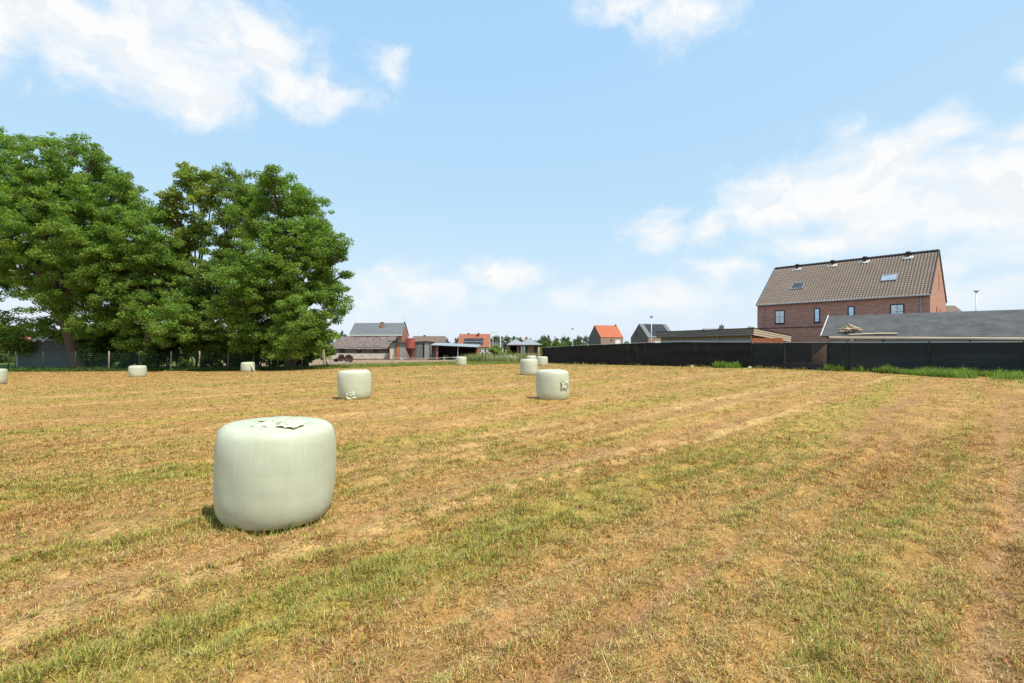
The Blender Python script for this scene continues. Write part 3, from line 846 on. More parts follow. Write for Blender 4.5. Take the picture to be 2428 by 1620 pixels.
fb = far_tree('far_tree', 'distant tree on the skyline', 52, 13, 10, 'far')
fc = far_tree('far_bush', 'pale', 53, 8, 6.5, 'fresh')
fd = far_tree('spruce_tree', 'lone dark spruce poking above the far treetops', 54, 5, 11, 'far', True)
used = set()
def put(src, px, top, Y, wpx, label, group):
    o = src if src.name not in used else copy_tree(src)
    used.add(src.name)
    h0 = {fa: 10.6, fb: 9.6, fc: 6.2, fd: 10.5}[src]; w0 = {fa: 10, fb: 12, fc: 7.5, fd: 4.5}[src]
    z0 = 0.0; h = zat(top, Y) - z0; w = wpx * Y / F
    o.location = (xat(px, Y), Y, z0 - .05); o.rotation_euler = (0, 0, random.random() * 6)
    o.scale = (w / w0, w / w0, h / h0)
    o['label'] = label
    if group: o['group'] = group
TL = [(770, 780, 160, 42, fa, 'distant tree rising behind the left end of the tiled barn', None),
      (805, 786, 165, 34, fb, 'distant tree between barn roof and slate-roofed farmhouse', None),
      (1064, 803, 230, 16, fb, 'small far tree right of the brown roof', None), (1081, 801, 230, 20, fa, 'small far tree touching the left edge of the solar-panelled roof', None),
      (1172, 799, 280, 36, fb, 'distant tree behind the pole and dark-roofed house', 'skyline trees behind the pole'), (1196, 797, 300, 40, fa, 'distant tree behind the pole and dark-roofed house', 'skyline trees behind the pole'), (1184, 797, 320, 30, fa, 'distant tree behind the pole and dark-roofed house', 'skyline trees behind the pole'),
      (1217, 796, 260, 26, fc, 'lighter far tree above the left bungalow roof', None), (1240, 801, 300, 34, fb, 'distant tree between the two bungalow roof peaks', None), (1262, 803, 310, 30, fb, 'distant tree behind the right bungalow roof', 'trees behind the bungalow'), (1278, 805, 300, 28, fa, 'distant tree behind the right bungalow roof', 'trees behind the bungalow'),
      (1286, 796, 250, 22, fa, 'dark far tree, left one of the twin crowns right of the bungalow', None), (1302, 796, 255, 24, fb, 'dark far tree, right one of the twin crowns right of the bungalow', None), (1318, 803, 330, 30, fb, 'distant tree under the lone spruce', None),
      (1316, 795, 280, 9, fd, 'lone dark spruce poking above the far treetops', None),
      (1346, 799, 290, 34, fa, 'distant tree on the skyline left of the orange-roofed house', 'skyline trees left of the orange roof'), (1366, 798, 290, 36, fb, 'distant tree on the skyline left of the orange-roofed house', 'skyline trees left of the orange roof'), (1388, 798, 285, 36, fa, 'distant tree on the skyline left of the orange-roofed house', 'skyline trees left of the orange roof'),
      (1298, 809, 150, 34, fc, 'pale green bush showing over the far end of the black screen', 'pale bushes over the black screen'), (1325, 808, 150, 38, fc, 'pale green bush showing over the far end of the black screen', 'pale bushes over the black screen'), (1350, 808, 155, 36, fc, 'pale green bush showing over the far end of the black screen', 'pale bushes over the black screen'), (1376, 814, 160, 36, fc, 'pale green bush showing over the far end of the black screen', 'pale bushes over the black screen'),
      (1487, 809, 200, 16, fa, 'small far tree between the orange-roofed and grey houses', None)]
for px, top, Y, w, s, lab, grp in TL: put(s, px, top, Y, w, lab, grp)

# ------------------------------------------------------------------ building kit
CAM = Vector((0, 0, EYE))
def ray_local(root, px, py, p0, n):
    """where the sight line through px,py meets a plane of a building, in the building's own space"""
    rz = root.rotation_euler[2]; Rm = Matrix.Rotation(-rz, 3, 'Z')
    o = Rm @ (CAM - Vector(root.location)); d = Rm @ Vector(((px - CX) / F, 1, (HY - py) / F))
    n = Vector(n); t = (Vector(p0) - o).dot(n) / d.dot(n)
    return o + d * t

def window(parent, x0, x1, z0, z1, y=0.0, frame='black', glass='glass', fw=.07, bars=(0, 0), axis='x', sill=None, name='window'):
    """window set in a wall lying along x (or along y when axis='y'); y is the wall plane, facing -y (or +x)"""
    def bx(mb, a0, a1, d0, d1, c0, c1):
        if axis == 'x': mb.box(a0, a1, y + d0, y + d1, c0, c1)
        else: mb.box(y - d1, y - d0, a0, a1, c0, c1)
    f = MB()
    bx(f, x0, x1, -.025, .03, z0, z0 + fw); bx(f, x0, x1, -.025, .03, z1 - fw, z1)
    bx(f, x0, x0 + fw, -.025, .03, z0 + fw, z1 - fw); bx(f, x1 - fw, x1, -.025, .03, z0 + fw, z1 - fw)
    for k in range(bars[0]):
        c = x0 + (x1 - x0) * (k + 1) / (bars[0] + 1); bx(f, c - .018, c + .018, -.015, .02, z0 + fw, z1 - fw)
    for k in range(bars[1]):
        c = z0 + (z1 - z0) * (k + 1) / (bars[1] + 1)
        xs = [x0 + fw] + [x0 + (x1 - x0) * (q + 1) / (bars[0] + 1) for q in range(bars[0])] + [x1 - fw]
        for q in range(len(xs) - 1):
            bx(f, xs[q] + (.018 if q else 0), xs[q + 1] - (.018 if q < len(xs) - 2 else 0), -.013, .018, c - .015, c + .015)
    wo = f.build(name, M[frame], parent)
    g = MB(); bx(g, x0 + fw * .7, x1 - fw * .7, -.008, .01, z0 + fw * .7, z1 - fw * .7)
    g.build('pane', M[glass], wo)
    return wo

def gable_body(L, D, ze, zr, y0=0.0):
    """walls of a gabled house, ridge along x"""
    mb = MB()
    mb.face([(0, 0, 0), (L, 0, 0), (L, 0, ze), (0, 0, ze)])
    mb.face([(L, D, 0), (0, D, 0), (0, D, ze), (L, D, ze)])
    mb.face([(0, D, 0), (0, 0, 0), (0, 0, ze), (0, D / 2, zr), (0, D, ze)])
    mb.face([(L, 0, 0), (L, D, 0), (L, D, ze), (L, D / 2, zr), (L, 0, ze)])
    return mb

def gable_roof(L, D, ze, zr, t=.10, ov=.15, oe=.25):
    mb = MB(); h = zr - ze; q = D / 2; sl = h / q
    up = .03
    for sgn in (0, 1):
        def P(x, yy, z): return (x, yy if not sgn else D - yy, z + up + t)
        pts = [P(-ov, -oe, ze - oe * sl), P(L + ov, -oe, ze - oe * sl), P(L + ov, q, zr), P(-ov, q, zr)]
        n = Vector((0, -h, q)) if not sgn else Vector((0, h, q))
        if sgn: pts = pts[::-1]
        mb.slab(pts, n, t)
    return mb

def house(name, label, loc, rz, L, D, ze, zr, wall, roof, ov=.1, oe=.2, cat='house', group=None):
    root = thing(name, label, cat, loc, rz, group)
    gable_body(L, D, ze, zr).build('wall', M[wall], root)
    root_roof = gable_roof(L, D, ze, zr, .1, ov, oe).build('roof', M[roof], root)
    return root, root_roof

def chimney(roof, x, y, z0, z1, w, mat, pot=True):
    mb = MB(); mb.box(x - w / 2, x + w / 2, y - w / 2, y + w / 2, z0, z1)
    mb.box(x - w / 2 - .05, x + w / 2 + .05, y - w / 2 - .05, y + w / 2 + .05, z1 + .002, z1 + .1)
    if pot: mb.tube([(x, y, z1 + .1), (x, y, z1 + .45)], .12, 8)
    return mb.build('chimney', M[mat], roof)

# ------------------------------------------------------------------ the tall brick house
def brick_house():
    XL, YL, XR, YR = 28.15, 57.1, 38.64, 46.0
    L = math.hypot(XR - XL, YR - YL); rz = math.atan2(YR - YL, XR - XL); D = 11.4; ze, zr = 7.0, 11.65
    root = thing('brick_house', 'tall red brick house with brown pantile roof behind the black fence', 'house', (XL, YL, .05), rz)
    gable_body(L, D, ze, zr).build('wall', M['brick'], root)
    # pantile roof: real waves and courses
    h = zr - ze; q = D / 2; S = math.hypot(h, q); ns = Vector((0, -h, q)).normalized(); ds = Vector((0, q, h)).normalized()
    tw = L / 58.0; th = S / 20.0
    us = np.arange(0, 58 * 8 + 1) / 8.0
    ss = []
    for k in range(20): ss += [k + .0, k + .5, k + .995]
    ss = np.array(ss)
    U, Sx = np.meshgrid(us, ss)
    fr = U - np.floor(U)
    prof_ = np.where(fr < .62, np.sin(fr / .62 * PI) * .085, -.022 * np.sin((fr - .62) / .38 * PI))
    step = .012 * (1 - (Sx - np.floor(Sx)))
    hh = prof_ + step + .07
    pos_s = Sx * th - .22
    V = np.stack([U * tw, pos_s * ds.y + hh * ns.y, ze + pos_s * ds.z + hh * ns.z], -1).reshape(-1, 3)
    nx, ny = len(us), len(ss)
    i = np.arange(nx - 1)[None] + nx * np.arange(ny - 1)[:, None]
    Fc = np.stack([i, i + 1, i + 1 + nx, i + nx], -1).reshape(-1, 4)
    me = np_mesh('roof', V, Fc, M['pantile'])
    uvl = me.uv_layers.new(name='UVMap'); uvv = np.stack([U.ravel() + .0, Sx.ravel()], 1)[Fc.ravel()].astype(np.float32)
    # one tile per cell: sample in the middle of each face
    cen = uvv.reshape(-1, 4, 2).mean(1); uvl.data.foreach_set('uv', np.repeat(cen, 4, 0).astype(np.float32).ravel())
    roof = link('roof', me, root)
    mb = MB(); mb.slab([(-.06, q, zr + .06), (L + .06, q, zr + .06), (L + .06, D + .2, ze - .1), (-.06, D + .2, ze - .1)], (0, h, q), .1)
    mb.slab([(0.01, -.18, ze - .15 + .06), (L - .01, -.18, ze - .15 + .06), (L - .01, q, zr + .03), (.01, q, zr + .03)], (0, -h, q), .06)
    mb.build('roof_back', M['browntile'], roof)
    rd = MB()
    for k in range(40):
        a = L * k / 40; rd.tube([(a, q, zr + .13), (a + L / 40 * 1.0, q, zr + .16)], .12, 8)
    rd.build('ridge_tiles', M['darktile'], roof)
    for x_ in (-.045, L + .045):
        v = MB(); v.tube([(x_, -.22, ze - .02), (x_, q, zr + .17)], .06, 6); v.tube([(x_, q, zr + .17), (x_, D + .2, ze - .02)], .06, 6); v.build('verge_trim', M['darktile'], roof)
    g = MB(); g.tube([(-.05, -.26, ze - .13), (L + .05, -.26, ze - .13)], .075, 8); g.build('gutter', M['zinc'], root)
    P0, N0 = (0, 0, 0), (0, -1, 0)
    rects = []
    for (a, b, t, bt) in ((1837, 1861, 736, 768), (1930, 1944.5, 731, 765), (2010, 2026.5, 726.5, 760), (2110, 2144.5, 721, 760)):
        p = ray_local(root, a, (t + bt) / 2, P0, N0); p2 = ray_local(root, b, (t + bt) / 2, P0, N0)
        zt = ray_local(root, (a + b) / 2, t, P0, N0).z; zb = ray_local(root, (a + b) / 2, bt, P0, N0).z
        rects.append([p.x, p2.x, zb, zt])
    h1 = rects[0][3] - rects[0][2]; h2 = rects[1][3] - rects[1][2]
    rects[3][2] = rects[3][3] - h1; rects[2][2] = rects[2][3] - h2
    for i_, (a, b, zb, zt) in enumerate(rects):
        wide = i_ in (0, 3)
        w = window(root, a, b, zb, zt, 0, 'black', 'dimglass' if wide else 'glass', .10, (1, 1) if wide else (0, 0))
        s = MB(); s.box(a - .03, b + .03, -.07, -.003, zb - .05, zb - .002); s.build('sill', M['black'], w)
    for px in (1809.5, 2183):
        p = ray_local(root, px, 720, (0, -.1, 0), N0)
        d = MB(); d.tube([(p.x, -.1, .0), (p.x, -.1, ze - .35), (p.x, -.24, ze - .15)], .05, 8); d.build('downpipe', M['zinc'], root)
    # roof windows and vents
    plane = Vector((0, 0, ze)) + ns * .10
    for (pts, gl) in ((((1873, 687), (1903, 686), (1909, 671), (1881, 673)), 'darkglass'), (((2086, 668), (2124, 665.5), (2131, 651), (2094, 653)), 'skylight')):
        q4 = [ray_local(root, a, b, plane, ns) for a, b in pts]
        x0 = (q4[0].x + q4[3].x) / 2; x1 = (q4[1].x + q4[2].x) / 2
        s0 = ((q4[0] + q4[1]) / 2 - Vector((0, 0, ze))).dot(ds); s1 = ((q4[2] + q4[3]) / 2 - Vector((0, 0, ze))).dot(ds)
        def RP(x, s, hgt): return Vector((x, 0, ze)) + ds * s + ns * hgt
        fr_ = MB()
        for (a0, a1, b0, b1) in ((x0, x1, s0, s0 + .09), (x0, x1, s1 - .09, s1), (x0, x0 + .09, s0 + .09, s1 - .09), (x1 - .09, x1, s0 + .09, s1 - .09)):
            fr_.slab([RP(a0, b0, .21), RP(a1, b0, .21), RP(a1, b1, .21), RP(a0, b1, .21)], ns, .18)
        fo = fr_.build('roof_window', M['zinc'], roof)
        gm = MB(); gm.slab([RP(x0 + .08, s0 + .08, .185), RP(x1 - .08, s0 + .08, .185), RP(x1 - .08, s1 - .08, .185), RP(x0 + .08, s1 - .08, .185)], ns, .04)
        go = gm.build('pane', M[gl], fo)
    for px, py in ((1890, 640), (1974, 630), (2051, 621), (2154, 609)):
        p = ray_local(root, px, py, plane, ns); x0 = p.x; s0 = S - .62
        base = Vector((x0, 0, ze)) + ds * s0
        v = MB(); c = base + ns * .1
        v.tube([c, c + Vector((0, 0, .42))], .13, 10); v.lathe([(.0, .40), (.24, .40), (.26, .46), (.20, .58), (0, .62)], 12, tuple(c))
        vo = v.build('roof_vent', M['black'], roof)
        fl = MB()
        for k in range(6):
            a = x0 - .48 + k * .16; j = random.uniform(-.06, .06)
            fl.slab([Vector((a, 0, ze)) + ds * (s0 - .34 + j) + ns * .19, Vector((a + .13, 0, ze)) + ds * (s0 - .36 + j) + ns * .19, Vector((a + .15, 0, ze)) + ds * (s0 + .08 + j) + ns * .2, Vector((a + .01, 0, ze)) + ds * (s0 + .08 + j) + ns * .2], ns, .03)
        fl.build('flashing', M['lead'], vo)
    # slit windows in the gable end
    for (px, t, bt, w) in ((2226, 650, 689, .16), (2221, 728, 742, .28), (2229, 733, 742, .28)):
        a = ray_local(root, px, t, (L, 0, 0), (1, 0, 0)); b = ray_local(root, px, bt, (L, 0, 0), (1, 0, 0))
        window(root, a.y - w / 2, a.y + w / 2, b.z, a.z, L, 'black', 'darkglass', .03, (0, 0), 'y')
    # one-storey back extension with dark coping
    x0, x1, yp, zt = .8, 9.4, -1.6, 4.15
    e = MB(); e.box(x0, x1, yp, -.004, 0, zt); ext = e.build('extension', M['brick'], root)
    c = MB(); c.box(x0 - .03, x1 + .03, yp - .05, -.006, zt + .002, zt + .07); c.build('coping', M['black'], ext)
    return root
brick_house()

# house behind, seen past the gable
r_, rf = house('brown_roof_house', 'house with low brown tile roof just right of the tall brick gable', (56.0, 72, 0), 0, 11.3, 7.5, 5.6, 8.45, 'brickdark', 'browntile')

# ------------------------------------------------------------------ timber shed with flat roof
def timber_shed():
    Yc = 48.0; XC = xat(1787, Yc); dx, dy = .6, -1.0
    l_ = math.hypot(dx, dy); rz = math.atan2(dy, dx)
    L = 12.2; D = 6.2; H = 3.25; Ht = 3.93
    ox = XC - L * math.cos(rz); oy = Yc - L * math.sin(rz)
    root = thing('timber_shed', 'flat-roofed timber shed with weathered board fascia behind the black screen', 'shed', (ox, oy, .1), rz)
    zt = Ht - .1; zb = zt - .66; fall = .62
    w = MB(); w.box(.35, L - .35, .35, D - .3, 0, zb + .2); wall = w.build('wall', M['clad'], root)
    # pale board panels on the long side, each its own part
    n = 3; seg = [.35, 3.4, 8.0, L - .35]
    for k in range(3):
        b = MB(); b.box(seg[k] + .06, seg[k + 1] - .06, .30, .345, .1, zb - .34); b.build('board_panel', M['greyboard'], root)
    for k in (0, 1, 2, 3):
        p = MB(); a = min(max(seg[k], .42), L - .42); p.box(a - .07, a + .07, .24, .298, 0, zb - .02); p.build('corner_post' if k in (0, 3) else 'post', M['newwood'] if k == 3 else M['greyboard'], root)
    # stepped fascia boards on the long side
    for k in range(3):
        z0 = zb + k * .22
        b = MB(); o = .0 + .02 * k; b.box(-.05, L - .02, -.06 - o, .0 - o, z0 + .004, z0 + .214); b.build('fascia_board', M['oldwood'], root)
    # side fascia, falling to the back
    for k in range(3):
        z0 = zb + k * .22; o = .02 * k
        b = MB(); x0, x1 = L + .0 + o, L + .06 + o
        b.v = [(x0, -.08, z0 + .02), (x1, -.08, z0 + .02), (x1, D, z0 - fall + .02), (x0, D, z0 - fall + .02), (x0, -.08, z0 + .2), (x1, -.08, z0 + .2), (x1, D, z0 - fall + .2), (x0, D, z0 - fall + .2)]
        b.f = [(0, 3, 2, 1), (4, 5, 6, 7), (0, 1, 5, 4), (1, 2, 6, 5), (2, 3, 7, 6), (3, 0, 4, 7)]
        b.build('fascia_board', M['newwood'], root)  # paler wood than the long side: its sunlit look painted in
    b = MB(); b.slab([(-.12, -.14, zt + .06), (L + .14, -.14, zt + .06), (L + .14, D, zt + .06 - fall), (-.12, D, zt + .06 - fall)], (0, fall, D), .05)
    b.build('roof', M['black'], root)
    # red tile stack against the right-hand side
    return root
timber_shed()
pl = thing('board_stack', 'low stack of orange boards beside the right end of the timber shed', 'stack', (xat(1820, 46.9), 46.9, .1), -.5)
mb = MB()
mb.box(-1.4, 1.4, -.22, .2, 0, 2.3); mb.build('base', M['black'], pl); mb = MB()  # black block added to darken what shows through the open slats
for k in range(3): mb.box(-1.3, 1.3, -.25 + random.uniform(-.03, .03), .2, 2.304 + k * .19, 2.304 + k * .19 + .17)
mb.build('boards', M['orangepaint'], pl)

# black tarpaulin lean-to seen between the sheds
tp = thing('netted_frame', 'black netted frame showing above the fence between the two sheds', 'frame', (xat(1893, 45.6), 45.6, .15), -.6)
mb = MB()
for k in range(8):
    a = 2 * PI * k / 8; mb.tube([(1.0 * math.cos(a), .75 * math.sin(a), 0), (1.0 * math.cos(a), .75 * math.sin(a), 2.3)], .03, 6)
mb.build('pole', M['darkpost'], tp)
mb = MB(); mb.lathe([(1.0, .6), (1.02, 1.5), (1.02, 2.35), (.99, 2.35), (.98, .6)], 28); mb.build('net', M['cloth'], tp)

# ------------------------------------------------------------------ long shed with felt roof
def long_shed():
    d = Vector((1.367, -1, 0)).normalized(); rz = math.atan2(d.y, d.x)
    Y0 = 43.5; X0 = xat(1950, Y0); L = 17.5; D = 6.0
    root = thing('long_shed', 'long low shed with grey felt shingle roof behind the slatted fence', 'shed', (X0, Y0, .1), rz)
    zl, zrg = 2.97, 4.88
    def ze(x): return zl - .021 * x
    w = MB(); w.box(.45, L, .35, D - .3, 0, 2.5); w.build('wall', M['greyboard'], root)
    r = MB()
    n = Vector((0, -(zrg - zl), D / 2))
    r.slab([(-.1, 0, ze(0)), (L + .2, 0, ze(L)), (L + .2, D / 2, zrg), (.28, D / 2, zrg)], n, .10)
    r.slab([(.28, D / 2, zrg), (L + .2, D / 2, zrg), (L + .2, D, ze(L)), (-.1, D, ze(0))], (0, zrg - zl, D / 2), .10)
    roof = r.build('roof', M['shingle'], root)
    v = MB(); v.tube([(-.14, -.02, ze(0) + .03), (.24, D / 2, zrg + .05)], .05, 5); v.build('verge_trim', M['lead'], roof)
    g = MB()
    g.tube([(.5, -.13, ze(.5) - .12), (L, -.13, ze(L) - .12)], .085, 8); g.build('gutter', M['newwood'], root)
    g = MB(); g.tube([(.6, -.30, ze(.6) - .22), (L, -.30, ze(L) - .20)], .06, 8); g.build('pipe', M['oldwood'], root)
    f = MB(); f.box(.7, L, -.10, -.06, 2.15, 2.55); f.build('fascia_board', M['greyboard'], root)
    for x_ in (4.3, 9.6): 
        b = MB(); b.tube([(x_, -.16, 2.62), (x_ - .12, -.14, 2.2)], .05, 6); b.build('bracket', M['black'], root)
    p = MB(); p.box(.3, .55, -.12, .2, 0, 2.62); p.build('post', M['clad'], root)
    # timber heap on the eaves
    h = thing('timber_heap', 'small heap of broken boards lying on the grey felt roof edge', 'timber', Vector(root.location) + Matrix.Rotation(rz, 3, 'Z') @ Vector((1.5, .35, zl + .12)), rz)
    rng = random.Random(3)
    for k in range(26):
        c = Vector((rng.gauss(.45, .3), rng.uniform(-.15, .55), .12 + rng.random() * .42)); c.z += .2 * c.y + max(0, .2 - abs(c.x - .7) * .4); ln = rng.uniform(.3, 1.0); a = rng.gauss(.15, .5); tl = rng.gauss(.1, .28)
        dv = Vector((math.cos(a) * math.cos(tl), math.sin(a) * math.cos(tl), math.sin(tl)))
        m_ = MB(); m_.tube([c - dv * ln / 2, c + dv * ln / 2], rng.uniform(.03, .06), 4); m_.build('board', M[rng.choice(['newwood', 'clad', 'newwood', 'oldwood'])], h)
    for k in range(3):
        m_ = MB(); a = .4 + k * .9; m_.tube([(a, -.22, -.02 + .03 * k), (a + 1.5, -.2, .0)], .06, 4); m_.build('board', M['newwood'], h)
    return root
long_shed()

# ------------------------------------------------------------------ the black fences
def fences():
    c = thing('screen_fence', 'long black shade cloth screen along the right side of the field', 'fence', FP[0], 0)
    o = FP[0]
    for i in range(0, 7):
        a, b = FP[i] - o, FP[i + 1] - o; ha, hb = FH[i], FH[i + 1]
        dv = (b - a); nn = Vector((dv.y, -dv.x, 0)).normalized() * .02
        nx, nz = 26, 8; V = []; Fc = []
        for s in (1, -1):
            for j in range(nz):
                for k in range(nx):
                    t = k / (nx - 1); z = j / (nz - 1); p = a.lerp(b, t); hh = ha + (hb - ha) * t
                    wv = .05 * math.sin(t * 19 + z * 3 + i) * (1 - abs(2 * t - 1) ** 4) * (.4 + .6 * z)
                    V.append(tuple(p + nn * (s * .3) + nn.normalized() * wv + Vector((0, 0, hh * z - .03 * math.sin(t * PI) * (z > .9)))))
            bse = 0 if s == 1 else nx * nz
            for j in range(nz - 1):
                for k in range(nx - 1):
                    q = bse + j * nx + k
                    Fc.append((q, q + 1, q + nx + 1, q + nx))
        mb = MB(); mb.v = V; mb.f = Fc; mb.build('cloth_panel', M['cloth'], c, True)
        p = MB(); q0 = a + Vector((nn.x, nn.y, 0)) * -3; p.tube([q0, q0 + Vector((0, 0, ha + .04))], .035, 8); p.build('post', M['galv'] if i in (0, 2, 3) else M['darkpost'], c)
    r = MB(); r.tube([FP[i] - o + Vector((0, 0, FH[i] + .03)) for i in range(0, 8)], .016, 6); r.build('top_wire', M['galv'], c)
    # slatted chain-link fence
    s = thing('slatted_fence', 'black chain-link fence with diagonal privacy slats at the right', 'fence', FP[7], 0)
    o = FP[7]
    for i in range(7, len(FP) - 1):
        a, b = FP[i] - o, FP[i + 1] - o; ha, hb = FH[i], FH[i + 1]
        dv = b - a; Ln = dv.length; e = dv / Ln; nn = Vector((e.y, -e.x, 0))
        if nn.y > 0: nn = -nn
        if i in (7, 8):
            # open weave: separate diagonal slats with gaps
            mb = MB(); Hh = (ha + hb) / 2; stp, wd = .150, .126
            cc = -Hh
            while cc < Ln:
                b0 = max(.35, -cc); b1 = min(Hh, Ln - cc)
                if b1 > b0 + .03:
                    P = lambda aa, zz: a + e * aa + Vector((0, 0, zz))
                    mb.slab([P(max(cc + b0, 0), b0), P(min(cc + b0 + wd, Ln), b0), P(min(cc + b1 + wd, Ln), b1), P(max(cc + b1, 0), b1)], nn, .006)
                cc += stp
            mb.slab([a + Vector((0, 0, 0)) + nn * .01, b + nn * .01, b + nn * .01 + Vector((0, 0, .42)), a + nn * .01 + Vector((0, 0, .42))], nn, .01)
            mb.build('slat_panel', M['slat'], s)
        else:
            mb = MB(); mb.slab([a, b, b + Vector((0, 0, hb)), a + Vector((0, 0, ha))], nn, .02); mb.build('slat_panel', M['slat'], s)
        p = MB(); q0 = a + nn * .05; p.tube([q0, q0 + Vector((0, 0, ha + .06))], .045, 8); p.build('post', M['black'], s)
    r = MB(); r.tube([FP[i] - o + Vector((0, 0, FH[i] + .03)) for i in range(7, len(FP))], .022, 6); r.build('top_rail', M['steel'], s)
    # two stray scraps of white film at its foot
    for k, (px, Y, lab) in enumerate(((1640, 48.6, 'crumpled pale scrap of film at the foot of the black cloth'), (1778, 44.9, 'white scrap of film where cloth screen and slatted fence meet'))):
        x = xat(px, Y); t = thing('film_scrap', lab, 'litter', (x, Y, gp(x, Y)))
        crumple(t, (0, 0, .08), (1, 0, .1), (0, .5, .5), (0, -.7, .7), .4, .3, .14, 20 + k).name = 'film'
fences()

# post with ivy at the near end of the screen
t = thing('fence_post', 'pale wooden post with ivy at the far end of the black screen', 'post', (xat(1277, 69.5), 69.5, 0))
mb = MB(); mb.tube([(0, 0, -.1), (.02, 0, 1.1), (.05, 0, 2.2)], [.17, .16, .15], 8); mb.build('shaft', M['postwood'], t, True)
V, Fc, col = leaf_cloud(np.array([(.3, 0, 1.75), (.42, .1, 1.4), (.3, 0, 2.05)]), np.array([.28, .26, .2]), 60, .07, .9, 5); link('ivy', np_mesh('ivy', V, Fc, M['fresh'], col), t)

# ------------------------------------------------------------------ wire fence under the trees
def wire_fence():
    pts = [(-60, 50.8), (20, 52.3), (37, 52.4), (103, 52.5), (178, 52.7), (258, 52.8), (330, 53), (405, 53.1), (473, 53.2), (541, 53.3), (602, 53.4), (659, 53.6), (716, 54)]
    P = [Vector((xat(a, Y), Y, 0)) for a, Y in pts]
    for p in P: p.z = gp(p.x, p.y)
    o = P[0].copy()
    t = thing('wire_fence', 'wooden post and green wire fence in front of the tall trees', 'fence', o)
    light = {5, 7, 8}
    for i, p in enumerate(P):
        q = p - o; mb = MB(); ln = random.uniform(-.06, .06)
        mb.tube([q + Vector((0, 0, -.1)), q + Vector((ln * .5, 0, 1.0)), q + Vector((ln, 0, 2.12))], [.075, .07, .065] if i in light else [.06, .055, .05], 8)
        mb.build('post', M['postwood'] if i in light else M['oldwood'] if i > 8 else M['darkpost'], t, True)
    q = P[-1] - o; mb = MB(); mb.tube([q + Vector((-1.25, -.05, .05)), q + Vector((0, -.05, 1.45))], .05, 6); mb.build('brace', M['oldwood'], t)
    for k in range(10):
        mb = MB(); z = .12 + .19 * k; mb.tube([p - o + Vector((0, -.07, z)) for p in P], .009, 4); mb.build('wire', M['wire'], t)
wire_fence()
t = thing('sleeper_post', 'thick pale weathered post at the end of the tree row', 'post', (xat(770, 66), 66, gp(xat(770, 66), 66)))
mb = MB(); mb.tube([(0, 0, -.1), (-.1, 0, 1.0), (-.22, 0, 2.15)], [.2, .19, .18], 6); mb.build('shaft', M['postwood'], t)

# grey block shed in the shade behind the oak
def block_shed():
    Y = 58.0; x0 = xat(44, Y); x1 = xat(168, Y); z = gp(x0, Y)
    t = thing('block_shed', 'grey concrete block shed in the shade under the leaning oak', 'shed', (x0, Y, z - .05), 0)
    L = x1 - x0
    mb = MB(); mb.box(0, L, 0, 6, 0, 3.3); mb.build('wall', M['block'], t)
    mb = MB(); mb.slab([(-.2, -.25, 3.45), (L + .2, -.25, 3.45), (L + .2, 6.2, 3.9), (-.2, 6.2, 3.9)], (0, -.45, 6.4), .08); mb.build('roof', M['steel'], t)
    mb = MB(); mb.box(-.12, -.03, -.1, .1, 0, 3.2); mb.build('corner_post', M['galv'], t)
block_shed()
# cottage beyond the hedge
r_, rf = house('cottage', 'small white cottage with red tile roof glimpsed behind the left hedge', (xat(-40, 100), 100, -.3), 0, 7.5, 6, 2.9, 4.7, 'whitewash', 'redtile')
window(r_, 1.2, 2.3, 1.0, 2.2, 0, 'white', 'darkglass'); window(r_, 4.5, 5.6, 1.0, 2.2, 0, 'white', 'darkglass')

